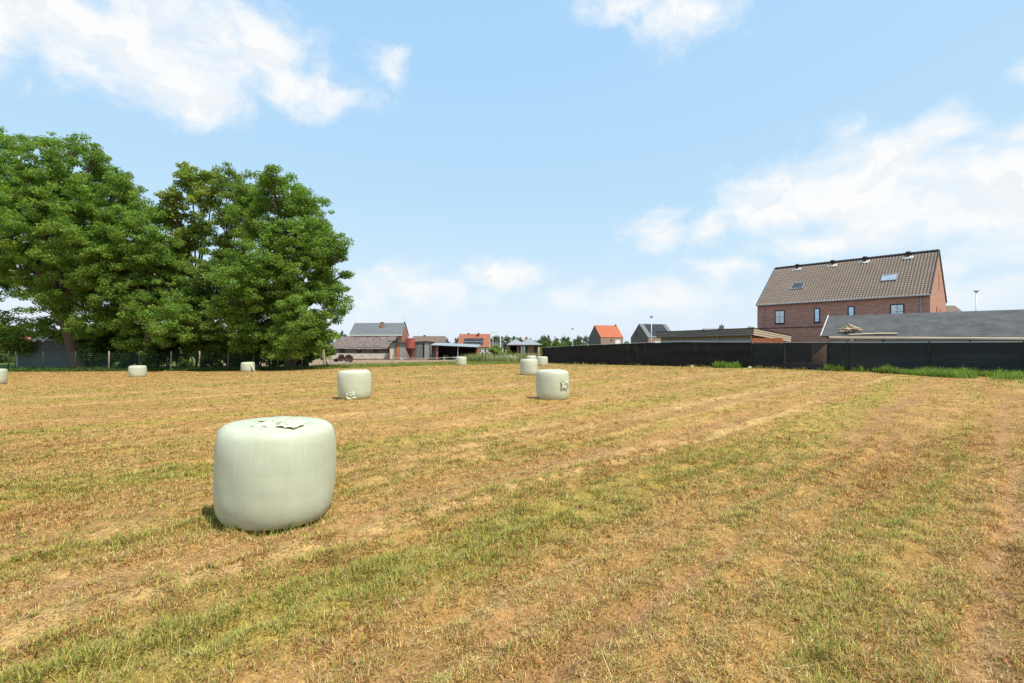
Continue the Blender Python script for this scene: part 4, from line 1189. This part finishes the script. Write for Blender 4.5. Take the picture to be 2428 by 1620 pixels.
# ------------------------------------------------------------------ the farm
def farm():
    # tiled barn
    Y = 101.0; x0, x1 = xat(787, Y), xat(923, Y); L = x1 - x0; D = 7.0; ze, zr = 2.42, 4.55
    t = thing('barn', 'low old brick barn with mossy tile roof and whitewashed base', 'barn', (x0, Y, 0), 0)
    gable_body(L, D, ze, zr).build('wall', M['brickdark'], t)
    rf = MB()
    nx = 40; ev = []; rg = []
    for k in range(nx + 1):
        a = -.3 + (L + .6) * k / nx; s = -.16 * math.sin(k / nx * PI) + .05 * math.sin(k * .9)
        ev.append(Vector((a, -.45, ze - .25 + s * .7 - .12 * (k / nx)))); rg.append(Vector((a + .5, D / 2, zr + .12 + s)))
    for k in range(nx):
        rf.slab([ev[k], ev[k + 1], rg[k + 1], rg[k]], (0, -.5, .8), .1)
    rf.slab([(-.3, D / 2, zr + .1), (L + .8, D / 2, zr + .1), (L + .4, D + .4, ze - .2), (-.3, D + .4, ze - .2)], (0, .5, .8), .1)
    rf.build('roof', M['oldtile'], t)
    mb = MB(); mb.box(-.06, L - .05, -.09, -.004, 0, 1.14); mb.build('plinth', M['whitewash'], t)
    for (a, b) in ((430, 510), (690, 765), (945, 1015)):
        xa, xb = xat(740 + a / 6.528, Y) - x0, xat(740 + b / 6.528, Y) - x0
        w = MB(); w.box(xa, xb, -.03, .0, 1.18, 2.1); wo = w.build('window', M['darkpost'], t)
        g = MB(); g.box(xa + .1, xb - .1, -.04, -.032, 1.25, 2.03); g.build('pane', M['darkglass'], wo)
    # farmhouse
    Y = 125.0; x0, x1 = xat(829.6, Y), xat(953, Y); L = x1 - x0; D = 8; ze, zr = 5.75, 8.65
    h, rf = house('farmhouse', 'red brick farmhouse with grey slate roof behind the old barn', (x0, Y, 0), 0, L, D, ze, zr, 'brickorange', 'slate', .1, .3)
    mb = MB(); mb.box(-.1, L + .1, -.46, -.32, ze - .38, ze - .14); mb.build('gutter', M['white'], h)
    cx = xat(900, Y) - x0; chimney(rf, cx, D * .30, ze + 1.2, zr + .15, .75, 'brickorange', False)
    mb = MB(); mb.box(L - .35, L - .05, D / 2 - .15, D / 2 + .15, zr + .05, zr + .45); mb.build('chimney', M['darkpost'], rf)
    mb = MB(); mb.tube([(L - .3, D / 2, zr + .2), (L - .3, D / 2, zr + 1.5)], .025, 5); mb.tube([(L - .7, D / 2, zr + 1.1), (L + .1, D / 2, zr + 1.4)], .02, 5); mb.build('antenna', M['galv'], rf)
    for xa in (2.0, 5.5, 9.0): window(h, xa, xa + 1.1, 3.4, 4.8, 0, 'white', 'darkglass')
    # brown-roofed house
    Y = 140.0; x0, x1 = xat(974, Y), xat(1051, Y)
    h, rf = house('brown_roof_house', 'house with plain brown roof behind the red silo', (x0, Y, 0), 0, x1 - x0, 8, 3.3, 5.65, 'brickpink', 'browntile')
    chimney(rf, 3.2, 4, 5.2, 5.95, .6, 'brickdark', False)
    # grey metal shed with orange board
    Y = 99.0; x0 = xat(924.5, Y); x1 = xat(985, Y); L = x1 - x0
    s = thing('metal_shed', 'grey sheet metal shed with an orange door board beside the silo', 'shed', (x0, Y, 0), 0)
    mb = MB(); mb.box(0, L, 0, 5, 0, 3.25); mb.build('wall', M['concrete'], s)
    mb = MB(); mb.slab([(-.3, -.5, 3.62), (L + .2, -.5, 3.36), (L + .2, 5.3, 3.5), (-.3, 5.3, 3.76)], (.08, 0, 1), .12); mb.build('roof', M['black'], s)
    mb = MB(); mb.box(.05, .75, -.35, -.004, 0, 2.0); mb.build('pillar', M['cream'], s)
    mb = MB(); mb.box(.95, 1.5, -.06, -.004, 0, 2.95); mb.build('side_panel', M['darkconcrete'], s)
    xa = xat(942, Y) - x0; mb = MB(); mb.box(xa, xa + .46, -.12, -.004, .05, 2.75); mb.build('door_board', M['orangepaint'], s)
    mb = MB(); mb.box(xa + .52, xa + 1.95, -.10, -.004, 0, 2.55); d = mb.build('door', M['steel'], s)
    mb = MB(); mb.box(xa + .52, xa + 1.95, -.10, -.004, 2.56, 3.0); mb.build('lintel', M['zinc'], s)
    # concrete shed with sloping roof
    Y = 98.0; x0 = xat(985, Y); x1 = xat(1128, 97); L = x1 - x0
    s = thing('concrete_shed', 'grey concrete panel shed with low sloping roof left of the open shelter', 'shed', (x0, Y, 0), 0)
    mb = MB(); mb.face([(0, 0, 0), (L, 0, 0), (L, 0, 2.6), (2.2, 0, 3.45), (0, 0, 3.3)]); mb.face([(L, 5, 0), (0, 5, 0), (0, 5, 3.3), (2.2, 5, 3.45), (L, 5, 2.6)])
    mb.face([(0, 5, 0), (0, 0, 0), (0, 0, 3.3), (0, 5, 3.3)]); mb.face([(L, 0, 0), (L, 5, 0), (L, 5, 2.6), (L, 0, 2.6)]); mb.build('wall', M['concrete'], s)
    mb = MB(); mb.slab([(-.2, -.3, 3.42), (2.2, -.3, 3.56), (2.2, 5.2, 3.56), (-.2, 5.2, 3.42)], (-.05, 0, 1), .09); mb.slab([(2.2, -.3, 3.56), (L + .2, -.3, 2.68), (L + .2, 5.2, 2.68), (2.2, 5.2, 3.56)], (.09, 0, 1), .09); mb.build('roof', M['rust'], s)
    for xa, xb, m_ in ((.15, 1.45, 'darkconcrete'), (1.5, 1.75, 'black'), (1.8, 2.7, 'steel'), (2.75, 3.0, 'darkconcrete')):
        mb = MB(); mb.box(xa, xb, -.07, -.004, .02, 3.12); mb.build('wall_panel', M[m_], s)
    # open shelter
    Yf = 91.5; x0 = xat(1022, Yf); x1 = xat(1133, Yf); L = x1 - x0; D = 6.0
    s = thing('open_shelter', 'open-fronted shelter with corrugated metal roof and red end wall', 'shelter', (x0, Yf, -.02), 0)
    n = int(L / .05); V = []; Fc = []
    for k in range(n + 1):
        a = -.15 + (L + .3) * k / n; zz = .045 * math.sin(a * 2 * PI / .42)
        tilt = -.045 * a
        for yy, z in ((-.45, 2.72), (D, 3.25)):
            for up_ in (.0, .03): V.append((a, yy, z + zz + tilt + up_))
    for k in range(n):
        b = k * 4; e = b + 4
        Fc += [(b + 1, e + 1, e + 3, b + 3), (b, b + 2, e + 2, e), (b, e, e + 1, b + 1), (b + 2, b + 3, e + 3, e + 2)]
    mb = MB(); mb.v = V; mb.f = Fc; mb.build('roof', M['corr'], s)
    mb = MB(); mb.box(0, L, D - .15, D, 0, 2.75); mb.build('back_wall', M['inner'], s)  # darkness under the shelter roof painted onto this wall
    mb = MB(); mb.box(L - .12, L, .05, D - .16, 0, 2.45); mb.build('end_wall', M['redpost'], s)
    mb = MB(); mb.box(0, .1, .6, D - .16, 0, 2.6); mb.box(.1, 1.15, 1.4, 1.5, 0, 2.5); mb.build('side_wall', M['darkconcrete'], s)
    for px, m_, w in ((1036.5, 'redpost', .13), (1085.7, 'galv', .06), (1131, 'redpost', .16)):
        xa = xat(px, Yf) - x0; mb = MB(); mb.box(xa - w, xa + w, -.08, .04, 0, 2.62 - .045 * xa); mb.build('post', M[m_], s)
    for k, (xa, yy, w, hgt, m_, lab) in enumerate(((2.3, 3.2, .9, .8, 'darkconcrete', 'dark crate standing inside the open shelter behind the red post'), (4.3, 2.6, 1.2, .55, 'zinc', 'bluish trough on the floor of the open shelter'), (6.2, 3.6, 1.0, 1.1, 'rust', 'rusty cabinet at the back of the open shelter'))):
        c = thing(('crate', 'trough', 'cabinet')[k], lab, ('crate', 'trough', 'cabinet')[k], (x0 + xa, Yf + yy, 0))
        mb = MB(); mb.box(-w / 2, w / 2, -.35, .35, 0, hgt); mb.box(-w / 2 - .04, w / 2 + .04, -.39, .39, hgt + .003, hgt + .06); mb.build('body', M[m_], c)
    # red feed silo
    Y = 95.0; X = xat(973, Y)
    s = thing('feed_silo', 'rusty red feed silo with cone bottom standing on thin legs', 'silo', (X, Y, 0), 0)
    mb = MB(); mb.lathe([(0, 4.12), (.25, 4.12), (.85, 3.95), (.9, 3.9), (.9, 2.08), (.88, 2.06)], 28); tank = mb.build('tank', M['redpaint'], s)
    mb = MB(); mb.lathe([(.92, 3.93), (.92, 3.86), (.905, 3.86)], 28); mb.lathe([(.925, 2.16), (.925, 2.07), (.905, 2.07)], 28); mb.build('band', M['rust'], tank)
    mb = MB(); mb.lathe([(.885, 2.05), (.25, .75), (.2, .35), (0, .35)], 24); mb.build('cone', M['rust'], s)
    for a in (225, 315, 45, 135):
        mb = MB(); p = (.86 * math.cos(R(a)), .86 * math.sin(R(a))); mb.tube([(p[0], p[1], 0), (p[0], p[1], 2.3)], .045, 6); mb.build('leg', M['redpost'], s)
    # old wheels and axle
    def wheel(label, px, Y, dia, w, rz, rx=0, zoff=0):
        X = xat(px, Y); t = thing('old_wheel', label, 'wheel', (X, Y, gp(X, Y) + dia / 2 - .06 + zoff), rz, 'old wheels dumped before the barn')
        t.rotation_euler = (rx, 0, rz)
        r = dia / 2; mb = MB()
        mb.lathe([(r * .62, -w / 2), (r * .8, -w / 2 - .03), (r * .96, -w / 2), (r, -w * .3), (r, w * .3), (r * .96, w / 2), (r * .8, w / 2 + .03), (r * .62, w / 2), (r * .62, -w / 2)], 32, (0, 0, 0), 'y'); tyre = mb.build('tyre', M['rubber'], t, True)
        mb = MB()
        for k in range(26):
            a = 2 * PI * k / 26; mb.tube([(r * 1.0 * math.cos(a), -w / 2, r * 1.0 * math.sin(a)), (r * 1.03 * math.cos(a + .12), 0, r * 1.03 * math.sin(a + .12)), (r * math.cos(a), w / 2, r * math.sin(a))], .028, 4)
        mb.build('tread', M['rubber'], tyre)
        mb = MB(); mb.lathe([(r * .62, -w / 2 + .02), (r * .5, -w / 2 + .05), (r * .45, -.02), (r * .2, -.06), (r * .16, -.12), (0, -.12)], 24, (0, 0, 0), 'y'); mb.lathe([(r * .62, w / 2 - .02), (r * .5, w / 2 - .05), (r * .45, .02), (0, .02)], 24, (0, 0, 0), 'y'); mb.build('rim', M['rust'], t, True)
        return t
    wheel('large old tractor wheel leaning face-on before the white barn base', 827, 80, 1.30, .42, .25, R(-8))
    wheel('dark ribbed tractor tyre seen from its tread beside the large wheel', 809, 80.8, 1.05, .45, 1.2, R(10), .28)
    wheel('small rusty wheel lying nearest the thick pale post', 797, 79.6, .70, .3, .5, R(25))
    t = thing('rusty_axle', 'long rusty bar lying across the ground in front of the old wheels', 'scrap', (xat(812, 78), 78, 0))
    mb = MB(); mb.tube([(-1.0, 0, .55), (.2, -.1, .25), (1.6, -.3, .08)], .06, 6); mb.build('bar', M['rust'], t)
    rb = []
    for k in range(60):
        x = xat(random.gauss(800, 16), 78.5); y = 78.5 + random.uniform(-1.5, 1); r = random.uniform(.08, .28); rb.append((x, y, r))
    mb = MB()
    for (x, y, r) in rb:
        mb.lathe([(0, -r * .3), (r, -r * .2), (r * .8, r * .45), (0, r * .6)], 6, (x, y, gp(x, y) + .02))
    tag(mb.build('rubble', M['concrete']), 'low heap of stones and rubble around the old wheels', 'rubble', kind='stuff')
farm()

# solar-panelled house with cream gable
def solar_house():
    Y = 120.0; x0, x1 = xat(1085.5, Y), xat(1160, Y); L = x1 - x0; D = 8.2; ze, zr = 2.55, 5.65
    h, rf = house('solar_house', 'red tile roofed house with one wide solar panel and cream gable', (x0, Y, 0), 0, L, D, ze, zr, 'cream', 'redtile', .05, .25)
    q = D / 2; hh = zr - ze; ns = Vector((0, -hh, q)).normalized()
    c = [ray_local(h, a, b, Vector((0, 0, ze)) + ns * .2, ns) for a, b in ((1099, 818), (1145, 818), (1146.5, 802.5), (1101, 802.5))]
    mb = MB(); mb.slab(c, ns, .05); p = mb.build('solar_panel', M['panel'], rf)
    m1, m2 = (c[0] + c[3]) / 2, (c[1] + c[2]) / 2
    mb = MB(); mb.tube([m1 + ns * .01, m2 + ns * .01], .03, 4); mb.build('rail', M['galv'], p)
    for px in (1111, 1135): 
        xa = xat(px, Y + q) - x0; chimney(rf, xa, q, zr - .1, zr + .25, .35, 'darkpost', False)
    xa = xat(1133.5, Y + q) - x0; chimney(rf, xa, q - .7, zr - .7, zr + .0, .45, 'rust', False)
    for a, b in ((1135, 1142), (1147.5, 1155)): window(h, xat(a, Y) - x0, xat(b, Y) - x0, 1.05, 2.15, 0, 'white', 'darkglass', .12, (1, 0))
    # dark-roofed bungalow
    Y = 150.0; x0, x1 = xat(1152, Y), xat(1192, Y)
    h, rf = house('dark_roof_house', 'low house with dark tile roof behind the utility pole', (x0, Y, 0), 0, x1 - x0, 7, 2.5, 4.05, 'whitewash', 'darktile')
    window(h, 2.2, 3.4, .9, 2.0, 0, 'white', 'darkglass')
    # twin-roofed bungalow
    Y = 140.0; x0 = xat(1203, Y); x1 = xat(1283, Y); L = x1 - x0
    b = thing('bungalow', 'red brick bungalow with two pale grey hipped roofs', 'house', (x0, Y, 0), 0)
    def X(px): return xat(px, Y) - x0
    mb = MB(); mb.box(X(1226), L, 0, 8, 0, 3.1); mb.box(0, X(1209), 0, 8, 0, 3.1); mb.box(X(1209), X(1226), 5, 8, 0, 3.1); mb.build('wall', M['brickorange'], b)
    mb = MB(); mb.box(X(1209), X(1226), 4.9, 4.99, 0, 3.0); mb.build('carport_shade', M['inner'], b)  # near-black sheet before the brick, painted as the carport's shade
    for (pa, pc, zt, pb, sgn) in ((1200.4, 1223.4, 5.0, 1246, 0), (1226, 1255.3, 5.1, 1285.3, .35)):
        xa, xb, xc = X(pa), X(pb), X(pc); yc = 4.0; z0 = 3.22 - sgn * .02
        m = MB(); y0, y1 = -.45 - sgn, 8.4 + sgn
        A, B, C_, D_, T = (xa, y0, z0), (xb, y0, z0), (xb, y1, z0), (xa, y1, z0), (xc, yc, zt)
        m.face([A, B, T]); m.face([B, C_, T]); m.face([C_, D_, T]); m.face([D_, A, T]); m.face([D_, C_, B, A]); rf = m.build('roof', M['palegrey'], b)
        if sgn: chimney(rf, X(1249), 4.6, 4.2, 5.3, .8, 'brickorange', True)
        f = MB(); f.box(xa + .05, xb - .05, y0 + .02, y0 + .08, z0 - .3, z0 - .01); f.build('fascia_board', M['darkpost'], rf)
    for pa, pb, m_ in ((1235, 1238.6, 'white'), (1240.6, 1245, 'white')): window(b, X(pa), X(pb), .9, 2.8, 0, m_, 'dimglass', .06)
    for pa, pb in ((1230.5, 1234.5), (1246, 1251), (1266, 1275)):
        mb = MB(); mb.box(X(pa), X(pb), -.05, -.004, .6, 2.85); mb.build('shutter', M['darkpost'], b)
solar_house()

# orange-roofed house
Y = 150.0; h, rf = house('orange_roof_house', 'narrow house with bright orange tile roof and dark gable', (xat(1424.5, Y), Y, 0), R(17.6), 7.6, 8.0, 5.55, 9.3, 'brickpink', 'orangetile', .05, .1)
gb = MB(); gb.face([(-.012, 8, 0), (-.012, 0, 0), (-.012, 0, 5.55), (-.012, 4, 9.3), (-.012, 8, 5.55)]); gb.build('shade_gable', M['brickdark'], h)  # darker brick face: the left gable's shade put into its colour
p = [ray_local(h, a, b, (0, 0, 0), (0, -1, 0)) for a, b in ((1459, 819), (1471, 806))]
window(h, p[0].x, p[1].x, 2.6, p[1].z, 0, 'white', 'white', .1); chimney(rf, 7.2, 4, 8.9, 9.6, .4, 'darkpost', False)
p = ray_local(h, 1450, 806.5, (0, 0, 0), (0, -1, 0)); mb = MB(); mb.box(p.x - .25, p.x + .25, -.2, -.004, p.z - .12, p.z + .12); mb.build('vent', M['darkpost'], h)
# grey house with solar panels
Y = 130.0; h, rf = house('grey_house', 'grey brick house with dark solar panels on its roof', (xat(1537, Y), Y, 0), R(15.5), 8.2, 9.2, 5.0, 8.75, 'brickpink', 'greytile', .05, .1)
gb = MB(); gb.face([(-.012, 9.2, 0), (-.012, 0, 0), (-.012, 0, 5.0), (-.012, 4.6, 8.75), (-.012, 9.2, 5.0)]); gb.build('shade_gable', M['brickdark'], h)  # grey brick over the pink wall, painting this gable as shaded
ns = Vector((0, -3.75, 4.6)).normalized(); ds = Vector((0, 4.6, 3.75)).normalized()
for k in range(3):
    s0 = .6 + k * 1.72; mb = MB(); e = Vector((0, 0, 5.0)) + ns * .2
    mb.slab([e + Vector((1.3, 0, 0)) + ds * s0, e + Vector((7.0, 0, 0)) + ds * s0, e + Vector((7.0, 0, 0)) + ds * (s0 + 1.64), e + Vector((1.3, 0, 0)) + ds * (s0 + 1.64)], ns, .05); mb.build('solar_panel', M['panel'], rf)
window(h, 1.9, 3.6, 2.2, 4.1, 0, 'white', 'white', .1)
for zz, w in ((5.3, 1.3), (2.6, .9)):
    mb = MB(); mb.box(-.04, -.016, 5.6, 6.3, zz, zz + w); mb.build('window', M['black'], h)
# hipped roof far behind the timber shed
Y = 112.0; x0 = xat(1668, Y); t = thing('hip_roof_house', 'far house with grey hipped roof and chimney above the timber shed', 'house', (x0, Y, 0), 0)
L = xat(1776, Y) - x0; mb = MB(); mb.box(.3, L - .3, .3, 9, 0, 5.2); mb.build('wall', M['brickpink'], t)
mb = MB(); zt = 6.95; A, B, C_, D_ = (0, 0, 5.2), (L, 0, 5.2), (L, 9.3, 5.2), (0, 9.3, 5.2); r1, r2 = (2.0, 4.6, zt), (L - 1.6, 4.6, zt - .15)
mb.face([A, B, r2, r1]); mb.face([B, C_, r2]); mb.face([C_, D_, r1, r2]); mb.face([D_, A, r1]); mb.face([D_, C_, B, A]); rf = mb.build('roof', M['palegrey'], t)
chimney(rf, xat(1711, Y + 4) - x0, 4.0, 6.3, 7.35, .8, 'brickdark', True)

# ------------------------------------------------------------------ poles, tape fence
def pole(name, label, cat, px, top, Y, r, head=None, mat='galv'):
    X = xat(px, Y); h = zat(top, Y) - gp(X, Y)
    t = thing(name, label, cat, (X, Y, gp(X, Y)))
    mb = MB(); mb.tube([(0, 0, -.1), (0, 0, h * .35), (0, 0, h)], [r * 1.3, r * 1.1, r * .8], 8); mb.build('pole', M[mat], t, True)
    if head == 'twin':
        mb = MB(); mb.box(-.32, .32, -.12, .12, h + .02, h + .18); mb.lathe([(.14, h - .1), (.2, h + .0), (.14, h + .02)], 12); mb.build('lamp_head', M['zinc'], t)
    elif head == 'lamp':
        mb = MB(); mb.box(-.26, .26, -.12, .12, h + .005, h + .16); mb.lathe([(0, h + .16), (.2, h + .162), (.05, h + .28), (0, h + .28)], 10); mb.build('lamp_head', M['zinc'], t)
    return t
pole('street_lamp', 'tall lamp post with a flat double head above the long shed roof', 'lamp post', 2315, 692, 72, .095, 'twin')
pole('street_lamp', 'slim grey lamp post in front of the grey solar-panelled house', 'lamp post', 1544.6, 753, 76, .075, 'lamp')
pole('street_lamp', 'slim lamp post left of the orange-roofed house', 'lamp post', 1357.5, 781, 110, .09, 'lamp')
pole('utility_pole', 'pale pole standing in front of the dark-roofed house', 'pole', 1186.5, 793.5, 100, .11)
t = pole('tv_antenna', 'thin television aerial mast right of the solar-panelled house', 'aerial', 1168.8, 789, 128, .06)
h = zat(789, 128); mb = MB(); mb.tube([(-.55, 0, h - .05), (1.3, 0, h + .22)], .035, 5)
for k in range(5): mb.tube([(-.4 + .35 * k, -.35, h + .05 * k - .02), (-.4 + .35 * k, .35, h + .05 * k - .02)], .025, 4)
mb.tube([(-.5, 0, h - .3), (-.5, 0, h + .1)], .03, 4); mb.build('aerial', M['zinc'], t)

def tape_fence():
    P = [at(932, 849, 78), at(985, 849.5, 76), at(1022, 849.8, 75), at(1053, 848, 74), at(1090, 847, 73), at(1143, 847, 71.5), at(1187, 847, 70.5), at(1208, 844.5, 70), at(1224, 848, 69.6), at(1240, 849.5, 69)]
    o = Vector((P[0].x, P[0].y, 0))
    t = thing('tape_fence', 'sagging white electric tape fence between field and farmyard', 'fence', o)
    mb = MB()
    for i in range(len(P) - 1):
        a, b = P[i] - o, P[i + 1] - o
        for k in range(6):
            p, q = a.lerp(b, k / 6), a.lerp(b, (k + 1) / 6)
            p.z -= .05 * math.sin(k / 6 * PI); q.z -= .05 * math.sin((k + 1) / 6 * PI)
            mb.slab([p, q, q + Vector((0, 0, .07)), p + Vector((0, 0, .07))], (0, -1, 0), .012)
    mb.build('tape', M['tape'], t)
    for px, Y, h, r, m in ((932, 78, 1.15, .11, 'postwood'), (953, 77, .95, .05, 'oldwood'), (1053, 74, .95, .05, 'oldwood'), (1143.4, 71.4, 1.5, .12, 'darkpost'), (1172, 73, 1.4, .1, 'darkpost'), (1178, 73.5, 1.5, .08, 'darkpost'), (1210, 69.9, 1.0, .05, 'oldwood'), (1240, 69, .95, .05, 'oldwood')):
        X = xat(px, Y); p = Vector((X, Y, gp(X, Y))) - o; mb = MB(); mb.tube([p + Vector((0, 0, -.1)), p + Vector((.02, 0, h * .5)), p + Vector((random.uniform(-.05, .05), 0, h))], r, 7); mb.build('post', M[m], t)
    for px, py, Y, n in ((953, 852, 77, 10), (1053, 850, 74, 5), (1210, 848, 69.8, 12), (1192, 848, 70.3, 5), (1222, 849, 69.5, 6)):
        c = at(px, py, Y) - o; mb = MB()
        for k in range(n):
            a = c + Vector((random.gauss(0, .12), random.uniform(-.05, .05), random.uniform(.0, .35))); b = a + Vector((random.gauss(0, .26), random.uniform(-.05, .05), -random.uniform(.2, .65)))
            mb.tube([a, a.lerp(b, .5) + Vector((random.gauss(0, .1), 0, 0)), b], .017, 4)
        mb.build('tape_knot', M['tape'], t)
tape_fence()

# ------------------------------------------------------------------ sky and sun
SUN_EL = 61.0
sh = Vector((.73, -.68, 0)).normalized()
SUN = Vector((sh.x * math.cos(R(SUN_EL)), sh.y * math.cos(R(SUN_EL)), math.sin(R(SUN_EL))))
ld = bpy.data.lights.new('sun', 'SUN'); ld.energy = 4.6; ld.angle = R(.53); ld.color = (1.0, .94, .83)
lo = bpy.data.objects.new('sun', ld); COL.objects.link(lo); lo.rotation_euler = SUN.to_track_quat('Z', 'Y').to_euler(); lo.location = (0, 0, 60)

def make_world():
    w = bpy.data.worlds.new('World'); SC.world = w; w.use_nodes = True
    nt = w.node_tree; nt.nodes.clear(); N = nt.nodes.new; Lk = nt.links.new
    out = N('ShaderNodeOutputWorld'); bg = N('ShaderNodeBackground'); bg.inputs[1].default_value = .13; Lk(bg.outputs[0], out.inputs[0])
    sky = N('ShaderNodeTexSky'); sky.sky_type = 'NISHITA'; sky.sun_disc = False; sky.sun_elevation = R(SUN_EL); sky.sun_rotation = math.atan2(sh.x, sh.y)
    sky.altitude = 0; sky.air_density = 1.0; sky.dust_density = .8; sky.ozone_density = 1.0
    def mth(op, a, b=None, c=None, clamp=False):
        n = N('ShaderNodeMath'); n.operation = op; n.use_clamp = clamp
        for i, v in enumerate((a, b, c)):
            if v is None: continue
            if isinstance(v, bpy.types.NodeSocket): Lk(v, n.inputs[i])
            else: n.inputs[i].default_value = v
        return n.outputs[0]
    def vm(op, a, b):
        n = N('ShaderNodeVectorMath'); n.operation = op
        for i, v in enumerate((a, b)):
            if isinstance(v, bpy.types.NodeSocket): Lk(v, n.inputs[i])
            else: n.inputs[i].default_value = v
        return n
    def mixc(f, a, b, bl='MIX'):
        n = N('ShaderNodeMix'); n.data_type = 'RGBA'; n.blend_type = bl
        for i, v in ((0, f), (6, a), (7, b)):
            if isinstance(v, bpy.types.NodeSocket): Lk(v, n.inputs[i])
            else: n.inputs[i].default_value = v
        return n.outputs[2]
    def sm(x, a, b):
        n = N('ShaderNodeMapRange'); n.interpolation_type = 'SMOOTHSTEP'; n.inputs[1].default_value = a; n.inputs[2].default_value = b
        Lk(x, n.inputs[0]); return n.outputs[0]
    tc = N('ShaderNodeTexCoord'); sp = N('ShaderNodeSeparateXYZ'); Lk(tc.outputs['Generated'], sp.inputs[0])
    az = mth('ARCTAN2', sp.outputs[0], sp.outputs[1]); el = mth('ARCSINE', sp.outputs[2])
    cb = N('ShaderNodeCombineXYZ'); Lk(az, cb.inputs[0]); Lk(el, cb.inputs[1]); p0 = cb.outputs[0]
    def noise(vec, sc, det, ro):
        n = N('ShaderNodeTexNoise'); n.noise_dimensions = '2D'; n.inputs['Scale'].default_value = sc; n.inputs['Detail'].default_value = det; n.inputs['Roughness'].default_value = ro; Lk(vec, n.inputs['Vector']); return n
    wn = noise(p0, 7, 4, .55)
    wv = vm('MULTIPLY', vm('SUBTRACT', wn.outputs['Color'], (.5, .5, .5)).outputs[0], (.10, .055, 0)).outputs[0]
    p = vm('ADD', p0, wv).outputs[0]
    # clouds by bearing and height: (px, py, rx, ry, strength) measured from the photograph
    CL = [(120, 50, 400, 105, 1.5), (330, 110, 300, 120, 1.4), (580, 110, 200, 95, 1.35), (-120, 60, 260, 110, 1.3), (430, 225, 200, 62, 1.3), (700, 200, 190, 58, 1.1), (820, 230, 90, 42, .85), (922, 165, 48, 42, .8), (330, 0, 260, 60, 1.0),
          (1590, 50, 105, 70, 1.15), (1480, 5, 130, 32, .8), (1700, 20, 60, 40, .55), (2060, 425, 310, 115, 1.5), (2300, 470, 330, 125, 1.5), (1850, 480, 180, 100, 1.3), (2180, 325, 230, 48, .75), (2430, 300, 70, 50, .75), (2000, 560, 300, 60, .7), (2420, 560, 240, 70, .8),
          (1582, 560, 85, 50, .85), (1700, 545, 75, 50, .85), (1730, 640, 90, 24, .6), (1185, 655, 150, 38, 1.0), (1010, 690, 200, 50, .9), (870, 715, 150, 40, .6), (1340, 700, 130, 40, .5), (1560, 705, 190, 42, .85), (1750, 715, 100, 25, .5), (2370, 690, 170, 45, .95), (2200, 640, 120, 30, .5), (2420, 170, 40, 28, .5),
          (-600, 200, 300, 120, 1), (3100, 300, 400, 150, 1.1)]
    f = None
    for (px, py, rx, ry, s) in CL:
        a0 = math.atan((px - CX) / F); e0 = math.atan((HY - py) / F * math.cos(a0)); ca = math.cos(a0)
        ra = rx / F * ca * ca; re = ry / F * ca
        d = vm('MULTIPLY', vm('SUBTRACT', p, (a0, e0, 0)).outputs[0], (1 / ra, 1 / re, 0)).outputs[0]
        ln = N('ShaderNodeVectorMath'); ln.operation = 'LENGTH'; Lk(d, ln.inputs[0])
        v = mth('MULTIPLY_ADD', ln.outputs[1], -s, s)
        if f is None: f = v
        else:
            n = N('ShaderNodeMath'); n.operation = 'SMOOTH_MAX'; Lk(f, n.inputs[0]); Lk(v, n.inputs[1]); n.inputs[2].default_value = .15; f = n.outputs[0]
    f = mth('MINIMUM', mth('MAXIMUM', f, -1.2), .8)
    q = vm('MULTIPLY', p, (1, 1.5, 1)).outputs[0]
    n1 = noise(q, 12, 8, .58); n2 = noise(vm('ADD', q, (.014, .036, 0)).outputs[0], 12, 8, .58)
    den = mth('ADD', f, mth('MULTIPLY', mth('SUBTRACT', n1.outputs[0], .5), 1.9))
    cov = sm(den, -.34, 1.02)
    lit = sm(mth('SUBTRACT', n1.outputs[0], n2.outputs[0]), -.10, .07)
    thick = sm(den, .25, 1.1)
    shade = mth('MULTIPLY', mth('SUBTRACT', 1, lit), mth('MULTIPLY_ADD', thick, .75, .1))
    cc = mixc(shade, (6.65, 6.65, 6.65, 1), (5.75, 6.0, 6.2, 1))
    sr = N('ShaderNodeSeparateColor'); Lk(sky.outputs[0], sr.inputs[0]); cr = N('ShaderNodeCombineColor')
    for i, (a, g) in enumerate(((2.66, .42), (4.02, .22), (6.25, .03))):       # softer contrast, as the photograph was developed
        Lk(mth('MULTIPLY', mth('POWER', sr.outputs[i], g), a), cr.inputs[i])
    skc = cr.outputs[0]
    cov2 = mth('MULTIPLY', cov, mth('MULTIPLY_ADD', sm(el, .02, .18), .35, .62))
    Lk(mixc(cov2, skc, cc), bg.inputs[0])
    try: w.cycles.sampling_method = 'MANUAL'; w.cycles.sample_map_resolution = 1024
    except Exception: pass
make_world()

# ------------------------------------------------------------------ camera and settings
cd = bpy.data.cameras.new('camera'); cam = bpy.data.objects.new('camera', cd); COL.objects.link(cam)
cam.location = (0, 0, EYE); cam.rotation_euler = (R(90), 0, 0)
cd.sensor_width = 36; cd.lens = 36 * F / 2428; cd.shift_y = (HY - 810) / 2428 * 1.0
cd.clip_start = .05; cd.clip_end = 6000
SC.camera = cam
SC.view_settings.view_transform = 'Standard'; SC.view_settings.look = 'None'; SC.view_settings.exposure = .2; SC.view_settings.gamma = 1
SC.render.engine = 'CYCLES'; SC.cycles.use_denoising = True
SC.cycles.max_bounces = 6; SC.cycles.transparent_max_bounces = 8
